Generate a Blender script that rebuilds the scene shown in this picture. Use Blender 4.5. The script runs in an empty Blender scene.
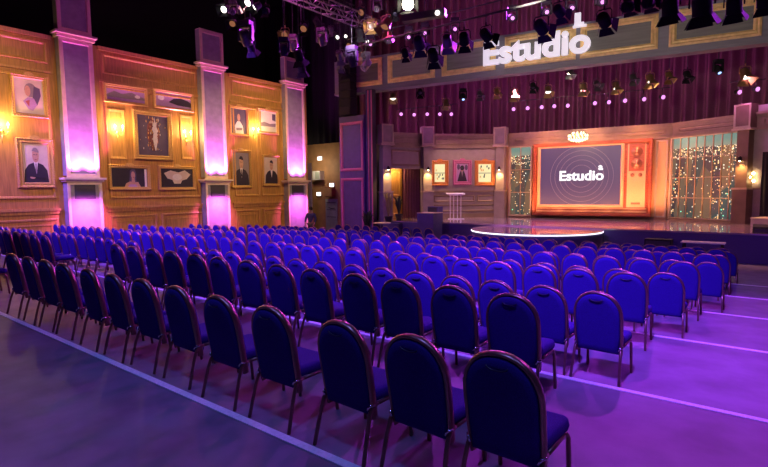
import bpy, math, random
from mathutils import Vector, Matrix
random.seed(7)
PI = math.pi
SC = bpy.context.scene
COL = SC.collection
# ------------------------------------------------------------------ camera
EYE = Vector((0, 0, 1.629)); FPX = 500.47
RIGHT = Vector((0.79148716, 0.61109829, -0.01034232))
DOWN = Vector((0.04450329, -0.07450042, -0.99622746))
FWD = Vector((-0.60956340, 0.78804097, -0.08616201))
cam_d = bpy.data.cameras.new('camera'); cam = bpy.data.objects.new('camera', cam_d); COL.objects.link(cam)
cam_d.sensor_width = 36; cam_d.lens = FPX / 768 * 36; cam_d.clip_end = 200; cam_d.clip_start = .05
mw = Matrix((RIGHT, -DOWN, -FWD)).transposed().to_4x4(); mw.translation = EYE
cam.matrix_world = mw
SC.camera = cam

def ray(px, py): return RIGHT * ((px - 384) / FPX) + DOWN * ((py - 233.5) / FPX) + FWD
def at_y(px, py, Y): r = ray(px, py); return EYE + r * (Y / r.y)
def at_x(px, py, X): r = ray(px, py); return EYE + r * (X / r.x)
def at_z(px, py, Z): r = ray(px, py); return EYE + r * ((Z - EYE.z) / r.z)

class Wall:
    """vertical plane: x along (rightwards for its viewer), y into the wall, z up"""
    def __init__(s, ox, oy, rz): s.o = Vector((ox, oy, 0)); s.rz = rz; s.u = Vector((math.cos(rz), math.sin(rz), 0)); s.n = Vector((-math.sin(rz), math.cos(rz), 0))
    def px(s, a, b, yo=0.0):
        r = ray(a, b); t = ((s.o - EYE).dot(s.n) + yo) / r.dot(s.n); p = EYE + r * t - s.o
        return p.dot(s.u), p.z
    def w(s, x, y=0.0, z=0.0): return s.o + s.u * x + s.n * y + Vector((0, 0, z))
    @staticmethod
    def between(a, b): return Wall(a[0], a[1], math.atan2(b[1] - a[1], b[0] - a[0]))

# ------------------------------------------------------------------ materials
def nmat(name):
    m = bpy.data.materials.new(name); m.use_nodes = True
    return m, m.node_tree.nodes, m.node_tree.links, m.node_tree.nodes['Principled BSDF']
def mat(name, c, rough=.5, metal=0, bump=0, scale=40, var=.12, emit=None, es=0, spec=.5, stretch=(1, 1, 1), coat=0):
    m, N, L, b = nmat(name)
    b.inputs['Roughness'].default_value = rough; b.inputs['Metallic'].default_value = metal
    b.inputs['Specular IOR Level'].default_value = spec
    if coat: b.inputs['Coat Weight'].default_value = coat
    tc = N.new('ShaderNodeTexCoord'); mp = N.new('ShaderNodeMapping'); mp.inputs['Scale'].default_value = stretch
    nz = N.new('ShaderNodeTexNoise'); nz.inputs['Scale'].default_value = scale; nz.inputs['Detail'].default_value = 4
    L.new(tc.outputs['Object'], mp.inputs[0]); L.new(mp.outputs[0], nz.inputs['Vector'])
    r = N.new('ShaderNodeValToRGB'); r.color_ramp.elements[0].position = .3; r.color_ramp.elements[1].position = .7
    r.color_ramp.elements[0].color = (*[v * (1 - var) for v in c], 1); r.color_ramp.elements[1].color = (*[min(1, v * (1 + var)) for v in c], 1)
    L.new(nz.outputs['Fac'], r.inputs[0]); L.new(r.outputs[0], b.inputs['Base Color'])
    if bump:
        bp = N.new('ShaderNodeBump'); bp.inputs['Strength'].default_value = bump; bp.inputs['Distance'].default_value = .01
        L.new(nz.outputs['Fac'], bp.inputs['Height']); L.new(bp.outputs[0], b.inputs['Normal'])
    if emit:
        b.inputs['Emission Color'].default_value = (*emit, 1); b.inputs['Emission Strength'].default_value = es
    return m
def glow(name, c, s): return mat(name, (.02, .02, .02), .4, emit=c, es=s)

M = {}
M['floor'] = mat('floor_vinyl', (.2, .175, .21), .5, scale=2.5, var=.25, spec=.5)
M['nosing'] = mat('white_nosing', (.92, .9, .9), .5)
M['dark'] = mat('black_paint', (.012, .011, .014), .8)
M['ceil'] = mat('black_ceiling', (.008, .008, .01), .9)
M['fabric'] = mat('royal_blue_fabric', (.028, .011, .2), .85, bump=.25, scale=160, var=.25, spec=.25)
M['bronze'] = mat('bronze_tube', (.34, .2, .15), .32, .8, var=.06)
M['chrome'] = mat('chrome', (.8, .78, .8), .15, 1, var=.03)
M['grip'] = mat('black_grip', (.03, .03, .06), .25)
M['wood'] = mat('golden_oak', (.52, .27, .07), .5, bump=.15, scale=3.0, var=.25, stretch=(7, 7, .5))
M['mould'] = mat('oak_moulding', (.6, .32, .09), .42, bump=.08, scale=3.0, var=.2, stretch=(7, 7, .6))
M['plaster'] = mat('grey_plaster', (.3, .285, .31), .7, bump=.3, scale=4, var=.14)
M['stone'] = mat('pale_trim', (.78, .64, .45), .6, scale=5, var=.08)
M['gilt'] = mat('gilded_frame', (.68, .42, .13), .4, .3, bump=.3, scale=60, var=.25)
M['brassy'] = mat('gold_moulding', (.85, .6, .24), .35, .25, scale=6, var=.15)
M['brass'] = mat('brass', (.7, .45, .15), .3, .9)
M['vent'] = mat('dark_vent', (.06, .055, .07), .6)
M['bulb'] = glow('warm_bulb', (1, .72, .3), 28)
M['bulb_soft'] = glow('chandelier_bulb', (1, .8, .45), 5)
M['beam'] = mat('beam_grey', (.2, .19, .22), .6, scale=2, var=.12, stretch=(.5, 1, 5))
M['beam_panel'] = mat('beam_panel', (.17, .165, .15), .55, scale=1.5, var=.2, stretch=(.4, 1, 6))
M['indigo'] = mat('indigo_board', (.09, .06, .24), .6, scale=3)
M['indigo_trim'] = mat('indigo_trim', (.55, .14, .32), .5)
M['set_wall'] = mat('set_wall_taupe', (.33, .27, .27), .65, scale=3, var=.1)
M['set_trim'] = mat('set_trim', (.5, .38, .3), .5, scale=4, var=.1)
M['set_entab'] = mat('set_entablature', (.26, .18, .13), .55, scale=4, var=.1)
M['set_brown'] = mat('set_brown', (.17, .1, .075), .5, scale=3, var=.15)
M['lit_gilt'] = mat('lit_gilt', (.78, .3, .07), .4, .2, bump=.2, scale=50)  # gilding with the orange glow of the lit pictures put into its colour
M['lamp_violet'] = mat('lamp_violet', (.03, .016, .055), .7, 0, spec=.2)
M['set_dark'] = mat('set_dark', (.05, .04, .06), .7)
M['stage'] = mat('stage_gloss', (.42, .3, .36), .1, scale=2, var=.1, spec=.9, coat=.6)
M['riser'] = mat('stage_riser', (.1, .07, .22), .45)
M['curtain'] = mat('plum_velvet', (.2, .075, .12), .85, scale=30, var=.2, spec=.2)
M['black_cloth'] = mat('black_drape', (.012, .011, .015), .9)
M['led_edge'] = glow('white_led_edge', (.9, .86, 1), 1.8)
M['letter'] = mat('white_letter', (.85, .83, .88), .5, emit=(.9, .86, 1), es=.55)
M['tv_wood'] = mat('walnut_orange', (.33, .075, .04), .4, scale=3, var=.25, stretch=(1, 1, 6))
M['tv_light'] = mat('tv_pale', (.62, .36, .2), .45)
M['tv_dial'] = mat('tv_dial', (.3, .12, .08), .3, .4)
M['screen'] = glow('screen_violet', (.075, .04, .13), 1.0)
M['screen_ring'] = glow('screen_ring', (.25, .14, .22), 1.0)
M['screen_text'] = glow('screen_text', (1, .97, 1), 1.3)
M['mullion'] = mat('mullion', (.5, .32, .2), .4, .3)
M['body'] = mat('lamp_black', (.011, .011, .012), .75, 0, spec=.2)
M['body_grey'] = mat('lamp_grey', (.15, .145, .15), .35, .7)
M['body_gold'] = mat('lamp_bronze', (.45, .32, .14), .3, .85)
M['lens_mag'] = glow('lens_magenta', (1, .33, 1), 1.35)
M['lens_white'] = glow('lens_white', (1, .93, .85), 4)
M['lens_blue'] = glow('lens_blue', (.3, .48, 1), 2.4)
M['lens_hot'] = glow('lens_hot', (1, .9, .7), 30)
M['lens_off'] = mat('lens_dark', (.06, .06, .08), .1, spec=.8)
M['lens_amber'] = glow('lens_amber', (.9, .35, .15), .3)
M['steel'] = mat('truss_steel', (.5, .48, .5), .35, .9)
M['pipe'] = mat('batten_black', (.05, .05, .055), .4, .7)
M['acrylic'] = mat('acrylic', (.9, .82, .95), .08)
_b = M['acrylic'].node_tree.nodes['Principled BSDF']; _b.inputs['Transmission Weight'].default_value = .1; _b.inputs['IOR'].default_value = 1.3
M['crystal'] = mat('crystal', (1, .92, .75), .1, emit=(1, .82, .5), es=1.0)
M['tan'] = mat('tan_plywood', (.5, .27, .12), .6, scale=2, var=.15)
M['white_box'] = mat('white_metal', (.75, .75, .72), .5)
M['greenish'] = mat('pale_green_panel', (.38, .43, .36), .5, scale=3)
M['skin'] = mat('skin', (.45, .25, .17), .6)
M['jacket'] = mat('navy_jacket', (.05, .045, .16), .8)
M['hair'] = mat('dark_hair', (.02, .015, .015), .7)
M['leaf_dark'] = mat('dark_leaf', (.03, .05, .03), .6)
M['leaf_olive'] = mat('olive_leaf', (.3, .27, .1), .6)
M['pot'] = mat('dark_pot', (.05, .04, .05), .5)
M['p_cream'] = mat('print_cream', (.72, .6, .5), .55, scale=3, var=.1)
M['p_dark'] = mat('print_dark', (.035, .028, .045), .5, scale=3)
M['p_violet'] = mat('print_violet', (.12, .09, .16), .5, scale=3)
M['p_skin'] = mat('print_skin', (.62, .36, .25), .55)
M['p_white'] = mat('print_white', (.85, .8, .76), .55)
M['p_grey'] = mat('print_grey', (.3, .24, .26), .55)
M['p_red'] = mat('print_red', (.4, .1, .1), .55)
M['p_ember'] = mat('print_ember', (.22, .07, .08), .5, scale=8, var=.5)
M['p_gold'] = mat('print_gold', (.85, .5, .15), .5)
M['p_mauve'] = mat('print_mauve', (.5, .3, .55), .55)
M['lightbox'] = glow('lit_print', (1, .85, .45), 1.0)

def city_mat():
    m, N, L, b = nmat('city_night_print')
    b.inputs['Base Color'].default_value = (.02, .02, .02, 1); b.inputs['Roughness'].default_value = .25
    tc = N.new('ShaderNodeTexCoord')
    sep = N.new('ShaderNodeSeparateXYZ'); L.new(tc.outputs['Object'], sep.inputs[0])
    def math_(op, a, c, clamp=False):
        n = N.new('ShaderNodeMath'); n.operation = op; n.use_clamp = clamp
        for i, v in ((0, a), (1, c)):
            if isinstance(v, (int, float)): n.inputs[i].default_value = v
            else: L.new(v, n.inputs[i])
        return n.outputs[0]
    def ramp(f, stops, const=False):
        n = N.new('ShaderNodeValToRGB'); e = n.color_ramp.elements
        if const: n.color_ramp.interpolation = 'CONSTANT'
        while len(e) < len(stops): e.new(.5)
        for el, (p, c) in zip(e, stops): el.position = p; el.color = (*c, 1)
        L.new(f, n.inputs[0]); return n.outputs[0]
    def mix(f, a, c):
        n = N.new('ShaderNodeMix'); n.data_type = 'RGBA'
        if isinstance(f, (int, float)): n.inputs[0].default_value = f
        else: L.new(f, n.inputs[0])
        for i, v in ((6, a), (7, c)):
            if isinstance(v, tuple): n.inputs[i].default_value = (*v, 1)
            else: L.new(v, n.inputs[i])
        return n.outputs[2]
    def vor(sx, sz, rnd=1.0):
        mp = N.new('ShaderNodeMapping'); mp.inputs['Scale'].default_value = (sx, 0, sz)
        L.new(tc.outputs['Object'], mp.inputs[0])
        v = N.new('ShaderNodeTexVoronoi'); v.inputs['Scale'].default_value = 1; v.inputs['Randomness'].default_value = rnd
        L.new(mp.outputs[0], v.inputs['Vector']); return v
    # buildings: big columns with their own tone, small window cells that are lit at random
    blk = vor(2.6, .5); win = vor(13, 13, .85); dots = vor(14, 11, 1)
    bsep = N.new('ShaderNodeSeparateColor'); L.new(blk.outputs['Color'], bsep.inputs[0])
    wsep = N.new('ShaderNodeSeparateColor'); L.new(win.outputs['Color'], wsep.inputs[0])
    dens = math_('MULTIPLY', math_('POWER', bsep.outputs[0], 2.0), .75)
    lit = math_('GREATER_THAN', math_('ADD', wsep.outputs[0], dens), .93)
    near = math_('LESS_THAN', win.outputs['Distance'], .42)
    lit = math_('MULTIPLY', lit, near)
    wcol = ramp(wsep.outputs[1], [(0, (1, .62, .25)), (.35, (1, .85, .55)), (.6, (1, .4, .15)), (.8, (.95, 1, .85)), (.93, (.2, .9, .6))], True)
    base = ramp(bsep.outputs[1], [(0, (.012, .014, .02)), (.4, (.06, .03, .028)), (.65, (.02, .05, .045)), (1, (.2, .08, .03))])
    city = mix(lit, base, wcol)
    # sky band above, glowing horizon dots
    z = sep.outputs[2]
    hz = math_('GREATER_THAN', z, 3.42)
    sky = ramp(math_('MULTIPLY', math_('SUBTRACT', z, 3.3), .8, True), [(0, (.22, .2, .14)), (.3, (.1, .17, .14)), (1, (.06, .13, .12))])
    dn = math_('LESS_THAN', dots.outputs['Distance'], .3)
    band = math_('MULTIPLY', math_('GREATER_THAN', z, 2.95), math_('LESS_THAN', z, 3.5))
    city = mix(math_('MULTIPLY', dn, band), city, (1, .72, .45))
    out = mix(hz, city, sky)
    L.new(out, b.inputs['Emission Color']); b.inputs['Emission Strength'].default_value = 1.55
    return m
M['city'] = city_mat()

# ------------------------------------------------------------------ mesh builder
class MB:
    def __init__(s): s.v = []; s.f = []; s.mi = []; s.sm = []
    def add(s, vs, fs, m=0, smooth=False):
        o = len(s.v); s.v += [tuple(v) for v in vs]
        for f in fs: s.f.append(tuple(i + o for i in f)); s.mi.append(m); s.sm.append(smooth)
    def bb(s, x0, x1, y0, y1, z0, z1, m=0, T=None):
        vs = [Vector((x, y, z)) for x in (x0, x1) for y in (y0, y1) for z in (z0, z1)]
        if T is not None: vs = [T @ v for v in vs]
        s.add(vs, [(0, 1, 3, 2), (4, 6, 7, 5), (0, 4, 5, 1), (2, 3, 7, 6), (0, 2, 6, 4), (1, 5, 7, 3)], m); return s
    def loft(s, loops, m=0, cap0=True, cap1=True, smooth=False, closed=True):
        n = len(loops[0]); o = len(s.v); s.v += [tuple(v) for l in loops for v in l]
        for i in range(len(loops) - 1):
            for j in range(n if closed else n - 1):
                a = o + i * n + j; b = o + i * n + (j + 1) % n
                s.f.append((a, b, b + n, a + n)); s.mi.append(m); s.sm.append(smooth)
        if cap0: s.f.append(tuple(o + j for j in reversed(range(n)))); s.mi.append(m); s.sm.append(False)
        if cap1: s.f.append(tuple(o + (len(loops) - 1) * n + j for j in range(n))); s.mi.append(m); s.sm.append(False)
        return s
    def tube(s, pts, r, n=8, m=0, closed=False, taper=None):
        pts = [Vector(p) for p in pts]; loops = []; prev = None; k = len(pts)
        for i, p in enumerate(pts):
            a = pts[(i - 1) % k] if (closed or i) else p; b = pts[(i + 1) % k] if (closed or i < k - 1) else p
            t = (b - a).normalized()
            if prev is None: prev = Vector((0, 0, 1)) if abs(t.z) < .9 else Vector((0, 1, 0))
            u = (prev - t * prev.dot(t)).normalized(); w = t.cross(u); prev = u
            rr = r if taper is None else r + (taper - r) * i / (k - 1)
            loops.append([p + (u * math.cos(q) + w * math.sin(q)) * rr for q in [2 * PI * j / n for j in range(n)]])
        if closed: loops.append(loops[0]); return s.loft(loops, m, False, False, True)
        return s.loft(loops, m, True, True, True)
    def lathe(s, prof, n=16, c=(0, 0, 0), m=0, T=None, smooth=True):
        c = Vector(c); loops = []
        for r, z in prof:
            l = [Vector((r * math.cos(2 * PI * j / n), r * math.sin(2 * PI * j / n), z)) for j in range(n)]
            loops.append([c + (T @ v if T is not None else v) for v in l])
        return s.loft(loops, m, True, True, smooth)
    def prism(s, pts, y0, y1, m=0):          # outline in x,z ; depth in y
        return s.loft([[(x, y0, z) for x, z in pts], [(x, y1, z) for x, z in pts]], m)
    def rim(s, x0, x1, z0, z1, prof, m=0):   # mitred moulding; prof = (inset, y) ring by ring
        return s.loft([[(x0 + d, y, z0 + d), (x1 - d, y, z0 + d), (x1 - d, y, z1 - d), (x0 + d, y, z1 - d)] for d, y in prof], m, False, False)
    def ball(s, c, r, n=8, m=0, sz=1.0):
        k = max(4, n // 2)
        prof = [(max(1e-4, r * math.sin(PI * i / k)), -r * sz * math.cos(PI * i / k)) for i in range(k + 1)]
        return s.lathe(prof, n, c, m)
    def mesh(s, name, mats):
        me = bpy.data.meshes.new(name); me.from_pydata(s.v, [], s.f)
        for x in (mats if isinstance(mats, (list, tuple)) else [mats]): me.materials.append(M[x] if isinstance(x, str) else x)
        me.polygons.foreach_set('material_index', s.mi); me.polygons.foreach_set('use_smooth', s.sm); me.update()
        return me

def link(name, me, parent=None, loc=None, rot=None):
    o = bpy.data.objects.new(name, me); COL.objects.link(o)
    if parent is not None: o.parent = parent
    if loc is not None: o.location = loc
    if rot is not None: o.rotation_euler = rot
    return o
def part(name, mb, mats, parent, loc=None, rot=None, label=None):
    o = link(name, mb.mesh(name, mats), parent, loc, rot)
    if label: o['label'] = label
    return o
def tag(o, label, cat, group=None):
    o['label'] = label; o['category'] = cat
    if group: o['group'] = group
    return o
def thing(name, label, cat, loc=(0, 0, 0), rz=0, group=None):
    return tag(link(name, None, None, loc, (0, 0, rz)), label, cat, group)
def struct(name, mb, mats, loc=None, rz=0):
    o = link(name, mb.mesh(name, mats), None, loc, (0, 0, rz)); o['kind'] = 'structure'; return o
ORD = ['', 'first', 'second', 'third', 'fourth', 'fifth', 'sixth', 'seventh', 'eighth', 'ninth', 'tenth', 'eleventh', 'twelfth', 'thirteenth', 'fourteenth', 'fifteenth', 'sixteenth', 'seventeenth', 'eighteenth', 'nineteenth', 'twentieth', 'twenty-first', 'twenty-second', 'twenty-third', 'twenty-fourth']

# ------------------------------------------------------------------ room shell and tiered floor
STEP = .154; EDGE = [2.13 + 2.564 * i for i in range(6)]
ZF = -STEP * 6                       # lowest floor, before the stage
ZS = .08                             # stage top
YS = 20.4                            # stage front
XL, XR, YR, YB = -27.0, 9.0, -4.0, 34.0
for i in range(7):
    y0 = YR if i == 0 else EDGE[i - 1]; y1 = EDGE[i] if i < 6 else YB
    struct('floor', MB().bb(XL, XR, y0, y1, -STEP * i - (.6 if i < 6 else .4), -STEP * i), 'floor')
for i in range(6):
    struct('trim_%d' % (i + 1), MB().bb(XL + .2, XR - .2, EDGE[i] - .05, EDGE[i] + .012, -STEP * i - .05, -STEP * i + .006), 'nosing')
struct('ceiling', MB().bb(XL - .2, XR + .2, YR - .2, YB + .2, 13.5, 13.7), 'ceil')
struct('wall_left', MB().bb(XL - .2, XL, YR, YB, -1.5, 13.6), 'dark')
struct('wall_right', MB().bb(XR, XR + .2, YR, YB, -1.5, 13.6), 'dark')
struct('wall_back', MB().bb(XL, XR, YB, YB + .2, -1.5, 13.6), 'dark')
struct('wall_front', MB().bb(XL, XR, YR - .2, YR, -1.5, 13.6), 'dark')

# ------------------------------------------------------------------ chairs
def arch(n=14, grow=0.0):
    """outline of the round-topped back, from bottom one side over the top to bottom other side"""
    pts = [(-.2 - grow, .3), (-.206 - grow, .46), (-.209 - grow, .62)]
    for i in range(n + 1):
        a = PI - PI * i / n
        c, sn = math.cos(a), math.sin(a)
        pts.append(((.209 + grow) * math.copysign(abs(c) ** .9, c), .665 + (.235 + grow) * abs(sn) ** .92))
    pts += [(.209 + grow, .62), (.206 + grow, .46), (.2 + grow, .3)]
    return pts
tilt = lambda z: -.195 - (z - .45) * .17
def back_mesh():
    mb = MB(); P = arch(); cz = .62; loops = []
    for sc, y in ((.80, -.034), (.93, -.028), (1, -.012), (1, .04), (.93, .066), (.8, .075)):
        loops.append([(x * sc, tilt(cz + (z - cz) * sc) + y, cz + (z - cz) * sc) for x, z in P])
    return mb.loft(loops, 0, True, True, True).mesh('backrest', 'fabric')
def seat_mesh():
    mb = MB(); loops = []
    def ring(g, z):
        pts = []
        for cx, cy, a0 in ((-.17, -.15, PI), (.17, -.15, 1.5 * PI), (.18, .17, 0), (-.18, .17, .5 * PI)):
            for k in range(5):
                a = a0 + k * PI / 8; pts.append((cx + (.045 - g) * math.cos(a), cy + (.055 - g) * math.sin(a), z))
        return pts
    for g, z in ((.02, .378), (.0, .388), (-.006, .41), (0, .44), (.012, .452), (.04, .459)): loops.append(ring(g, z))
    return mb.loft(loops, 0, True, True, True).mesh('seat', 'fabric')
SQ = 6
ME = {'seat': seat_mesh(), 'backrest': back_mesh()}
_f = MB().tube([(x, tilt(z), z) for x, z in [(-.206, .275)] + arch(14, .012) + [(.206, .275)]], .0155, 8)
_f.v = [(x, tilt(z) + .012 + (y - tilt(z)) * 1.9, z) for x, y, z in _f.v]; ME['back_frame'] = _f.mesh('back_frame', 'bronze')
for s, nm in ((-1, 'a'), (1, 'b')):
    ME['rear_leg' + nm] = MB().tube([(s * .232, -.295, 0), (s * .222, -.235, .24), (s * .217, -.205, .325), (s * .215, -.17, .362), (s * .214, -.12, .368)], .0145, SQ).mesh('leg', 'bronze')
    ME['front_leg' + nm] = MB().tube([(s * .214, .13, .368), (s * .214, .18, .36), (s * .216, .21, .325), (s * .222, .235, 0)], .0145, SQ).mesh('leg', 'bronze')
    ME['side_rail' + nm] = MB().tube([(s * .214, -.125, .368), (s * .214, .135, .368)], .0145, SQ).mesh('side_rail', 'bronze')
    ME['bracket' + nm] = MB().tube([(s * .2, -.215, .345), (s * .214, -.21, .37), (s * .23, -.185, .375), (s * .222, -.17, .36)], .009, 6).mesh('bracket', 'chrome')
ME['cross_bar'] = MB().tube([(-.214, .0, .36), (.214, .0, .36)], .009, 6).mesh('cross_bar', 'bronze')
_h = MB(); _p = [(.062 * math.cos(a), tilt(.852) - .038, .852 - .022 * math.sin(a)) for a in [PI * k / 8 for k in range(9)]]
_h.tube(_p, .005, 6); ME['handle'] = _h.mesh('handle', 'grip')
PARTS = [('seat', 'seat'), ('backrest', 'backrest'), ('back_frame', 'back_frame'), ('leg', 'rear_lega'), ('leg', 'rear_legb'), ('leg', 'front_lega'), ('leg', 'front_legb'),
         ('side_rail', 'side_raila'), ('side_rail', 'side_railb'), ('bracket', 'bracketa'), ('bracket', 'bracketb'), ('cross_bar', 'cross_bar'), ('handle', 'handle')]
# one chair of the kind with all its parts, then copies
chair0 = link('banquet_chair', None)
kids0 = [link(n, ME[k], chair0) for n, k in PARTS]
used = [False]
def chair(x, yb, z, label, group, near):
    yaw = math.radians(random.uniform(-2.2, 2.2)); loc = (x + random.uniform(-.015, .015), yb + .275 + random.uniform(-.02, .02), z)
    if not used[0]: c = chair0; used[0] = True
    else:
        c = chair0.copy(); COL.objects.link(c)
        for k in (kids0 if near else kids0[:9]):
            d = k.copy(); COL.objects.link(d); d.parent = c
    c.location = loc; c.rotation_euler = (0, 0, yaw)
    tag(c, label, 'chair', group)
# (back-top y, tier, end x, pitch, main-block first x, aisle-block first x, outermost x)
ROWS = [(2.40, 1, -1.09, .638, -8.9, -11.0, -11.4), (3.86, 1, -1.68, .585, -8.9, -11.95, -15.2), (5.12, 2, -1.30, .54, -8.9, -10.75, -19.5),
        (6.50, 2, -1.36, .545, -9.0, -10.75, -19.3), (7.75, 3, -1.12, .565, -9.0, -10.75, -19.5), (9.10, 3, -1.07, .565, -9.0, -10.75, -19.5),
        (10.40, 4, -.81, .575, -9.0, -10.75, -19.5), (11.75, 4, -.98, .575, -9.0, -10.8, -19.5), (12.98, 5, -.86, .575, -9.0, -10.75, -19.5),
        (14.25, 5, -1.0, .575, -9.0, -10.75, -19.3), (15.17, 6, -.82, .575, -9.0, -10.75, -19.3), (16.05, 6, -1.0, .575, -9.0, -10.75, -19.3)]
n_ch = 0
for r, (yb, k, xe, pitch, xm, xa, xo) in enumerate(ROWS):
    rowname = 'rearmost row' if r == 0 else ORD[r + 1] + ' row from the back' if r < 8 else ['fifth', 'fourth', 'third', 'second'][r - 8] + ' row from the stage'
    xs = {0: [-1.09, -1.65, -2.23, -2.95, -3.63, -4.33, -4.97, -5.55, -6.15, -6.9, -7.49, -8.05, -8.75], 1: [-1.68, -2.25, -2.84, -3.37, -3.98, -4.59, -5.18, -5.79, -6.36, -6.99, -7.56, -8.16, -8.7]}.get(r)
    if xs is None: xs = [xe - pitch * q for q in range(int((xe - xm + .25) / pitch) + 1)]
    for i, x in enumerate(xs, 1):
        pos = 'at the open end' if i == 1 else ORD[i] + ' chair in from the open end'
        chair(x, yb, -STEP * k, 'blue banquet chair ' + pos + ', ' + rowname, 'blue chairs in the ' + rowname, r < 5); n_ch += 1
    x = xa; i = 1
    while x > xo:
        pos = 'beside the aisle on the panelled wall side' if i == 1 else ORD[i] + ' from the aisle towards the panelled wall'
        chair(x, yb, -STEP * k, 'blue chair ' + pos + ', ' + rowname, 'blue chairs in the ' + rowname, r < 3); x -= pitch; i += 1; n_ch += 1
for i in range(10):
    pos = 'closest to the round stage' if i == 0 else ORD[i + 1] + ' from the round stage'
    chair(-11.5 - .58 * i, 17.95, ZF, 'blue banquet chair ' + pos + ', short row before the stage', 'blue chairs in the short row before the stage', False); n_ch += 1
print('chairs', n_ch)

# ------------------------------------------------------------------ panelled side wall
WL = Wall(-21, 0, PI / 2)
def wl(px, py, yo=0): return WL.px(px, py, yo)
WTOP = 7.33; WBOT = ZF
panel = [(0, -.0), (0, -.035), (.03, -.05), (.07, -.04), (.1, -.012), (.1, 0)]
flat_panel = [(0, 0), (0, -.03), (.035, -.045), (.09, -.03), (.13, -.006), (.13, 0)]
bays = [(2.2, 7.45), (9.05, 13.4), (15.0, 18.45)]
w = MB(); w.bb(1.5, 20.1, 0, .25, WBOT, WTOP)
struct('wall_panelled', w, 'wood', WL.o, WL.rz)
tb = MB()
for a, b in bays:
    mid = (a + b) / 2
    tb.bb(a, b, -.09, 0, WTOP - .14, WTOP)                       # cornice
    tb.rim(a + .15, b - .15, 6.32, 7.08, panel)                  # frieze panel
    tb.bb(a, b, -.05, 0, 5.98, 6.06)
    tb.bb(a, b, -.1, 0, 1.0, 1.1); tb.bb(a, b, -.05, 0, .88, 1.0)   # chair rail
    for x0, x1 in ((a + .12, mid - .1), (mid + .1, b - .12)):
        tb.rim(x0, x1, ZF + .35, .72, panel); tb.rim(x0 + .22, x1 - .22, ZF + .55, .5, [(0, 0), (.0, -.03), (.04, -.03), (.04, 0)])
    tb.bb(a, b, -.06, 0, ZF, ZF + .2)
for x0, x1 in ((2.4, 4.6), (5.0, 7.3)): tb.rim(x0, x1, 1.45, 5.85, panel)
x0, x1 = 9.2, 13.25
tb.rim(x0, x1, 1.4, 5.85, panel)
for x0, x1 in ((15.15, 16.62), (16.78, 18.3)): tb.rim(x0, x1, 1.4, 5.85, panel)
for px0, px1, py0, py1 in ((106, 127, 105, 160), (179, 194, 112, 160)):
    a, z1 = wl(px0, py0); b, z0 = wl(px1, py1); tb.rim(a, b, z0, z1 - .1, flat_panel)
struct('trim_7', tb, 'mould', WL.o, WL.rz)

def pilaster(x, w, label, top):
    t = thing('pilaster', label, 'pilaster', WL.w(x, 0, WBOT), WL.rz, 'grey pilasters with pink uplights')
    h = w / 2; d = -.32; Z = lambda z: z - WBOT
    part('shaft', MB().bb(-h, h, d, 0, Z(2.3), Z(7.3)), 'plaster', t)
    part('pedestal', MB().bb(-h - .03, h + .03, d - .06, 0, 0, Z(2.14)), 'plaster', t)
    part('vent', MB().bb(-h * .62, h * .62, d - .1, d - .055, Z(1.42), Z(1.95)), 'vent', t, label='dark vent box')
    part('ledge', MB().bb(-h - .16, h + .16, d - .24, 0, Z(2.14), Z(2.22)).bb(-h - .1, h + .1, d - .16, 0, Z(2.06), Z(2.14)), 'stone', t)
    f = MB(); f.rim(-h, h, Z(2.22), Z(7.28), [(0, d + .01), (0, d - .05), (.12, d - .05), (.15, d + .0)]); part('shaft_border', f, 'stone', t)
    f = MB(); f.rim(-h - .03, h + .03, Z(ZF) + .02, Z(2.05), [(0, d - .05), (0, d - .11), (.09, d - .11), (.11, d - .05)]); part('pedestal_border', f, 'stone', t)
    part('cornice', MB().bb(-h - .14, h + .14, d - .2, 0, Z(7.42), Z(7.5)).bb(-h - .07, h + .07, d - .12, 0, Z(7.3), Z(7.42)), 'stone', t)
    part('crown', MB().bb(-h, h, d, 0, Z(7.5), Z(top)), 'plaster', t)
    f = MB(); f.rim(-h, h, Z(7.52), Z(top), [(0, d + .01), (0, d - .05), (.12, d - .05), (.15, d)]); f.bb(-h, h, d - .05, 0, Z(top), Z(top) + .03); part('crown_border', f, 'stone', t)
PIL = []
for p0, p1, top, l in ((66.5, 101, 9.2, 'beside the portrait of the man with folded arms'), (205, 228.5, 8.95, 'between the fireworks and microphone pictures'), (287.5, 306.5, 8.7, 'at the end of the panelled wall')):
    a, _ = WL.px(p0, 180, -.36); b, _ = WL.px(p1, 180, -.36); PIL.append((a + b) / 2); pilaster((a + b) / 2, b - a - .06, 'tall grey pilaster with pink uplight, ' + l, top)

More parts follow.
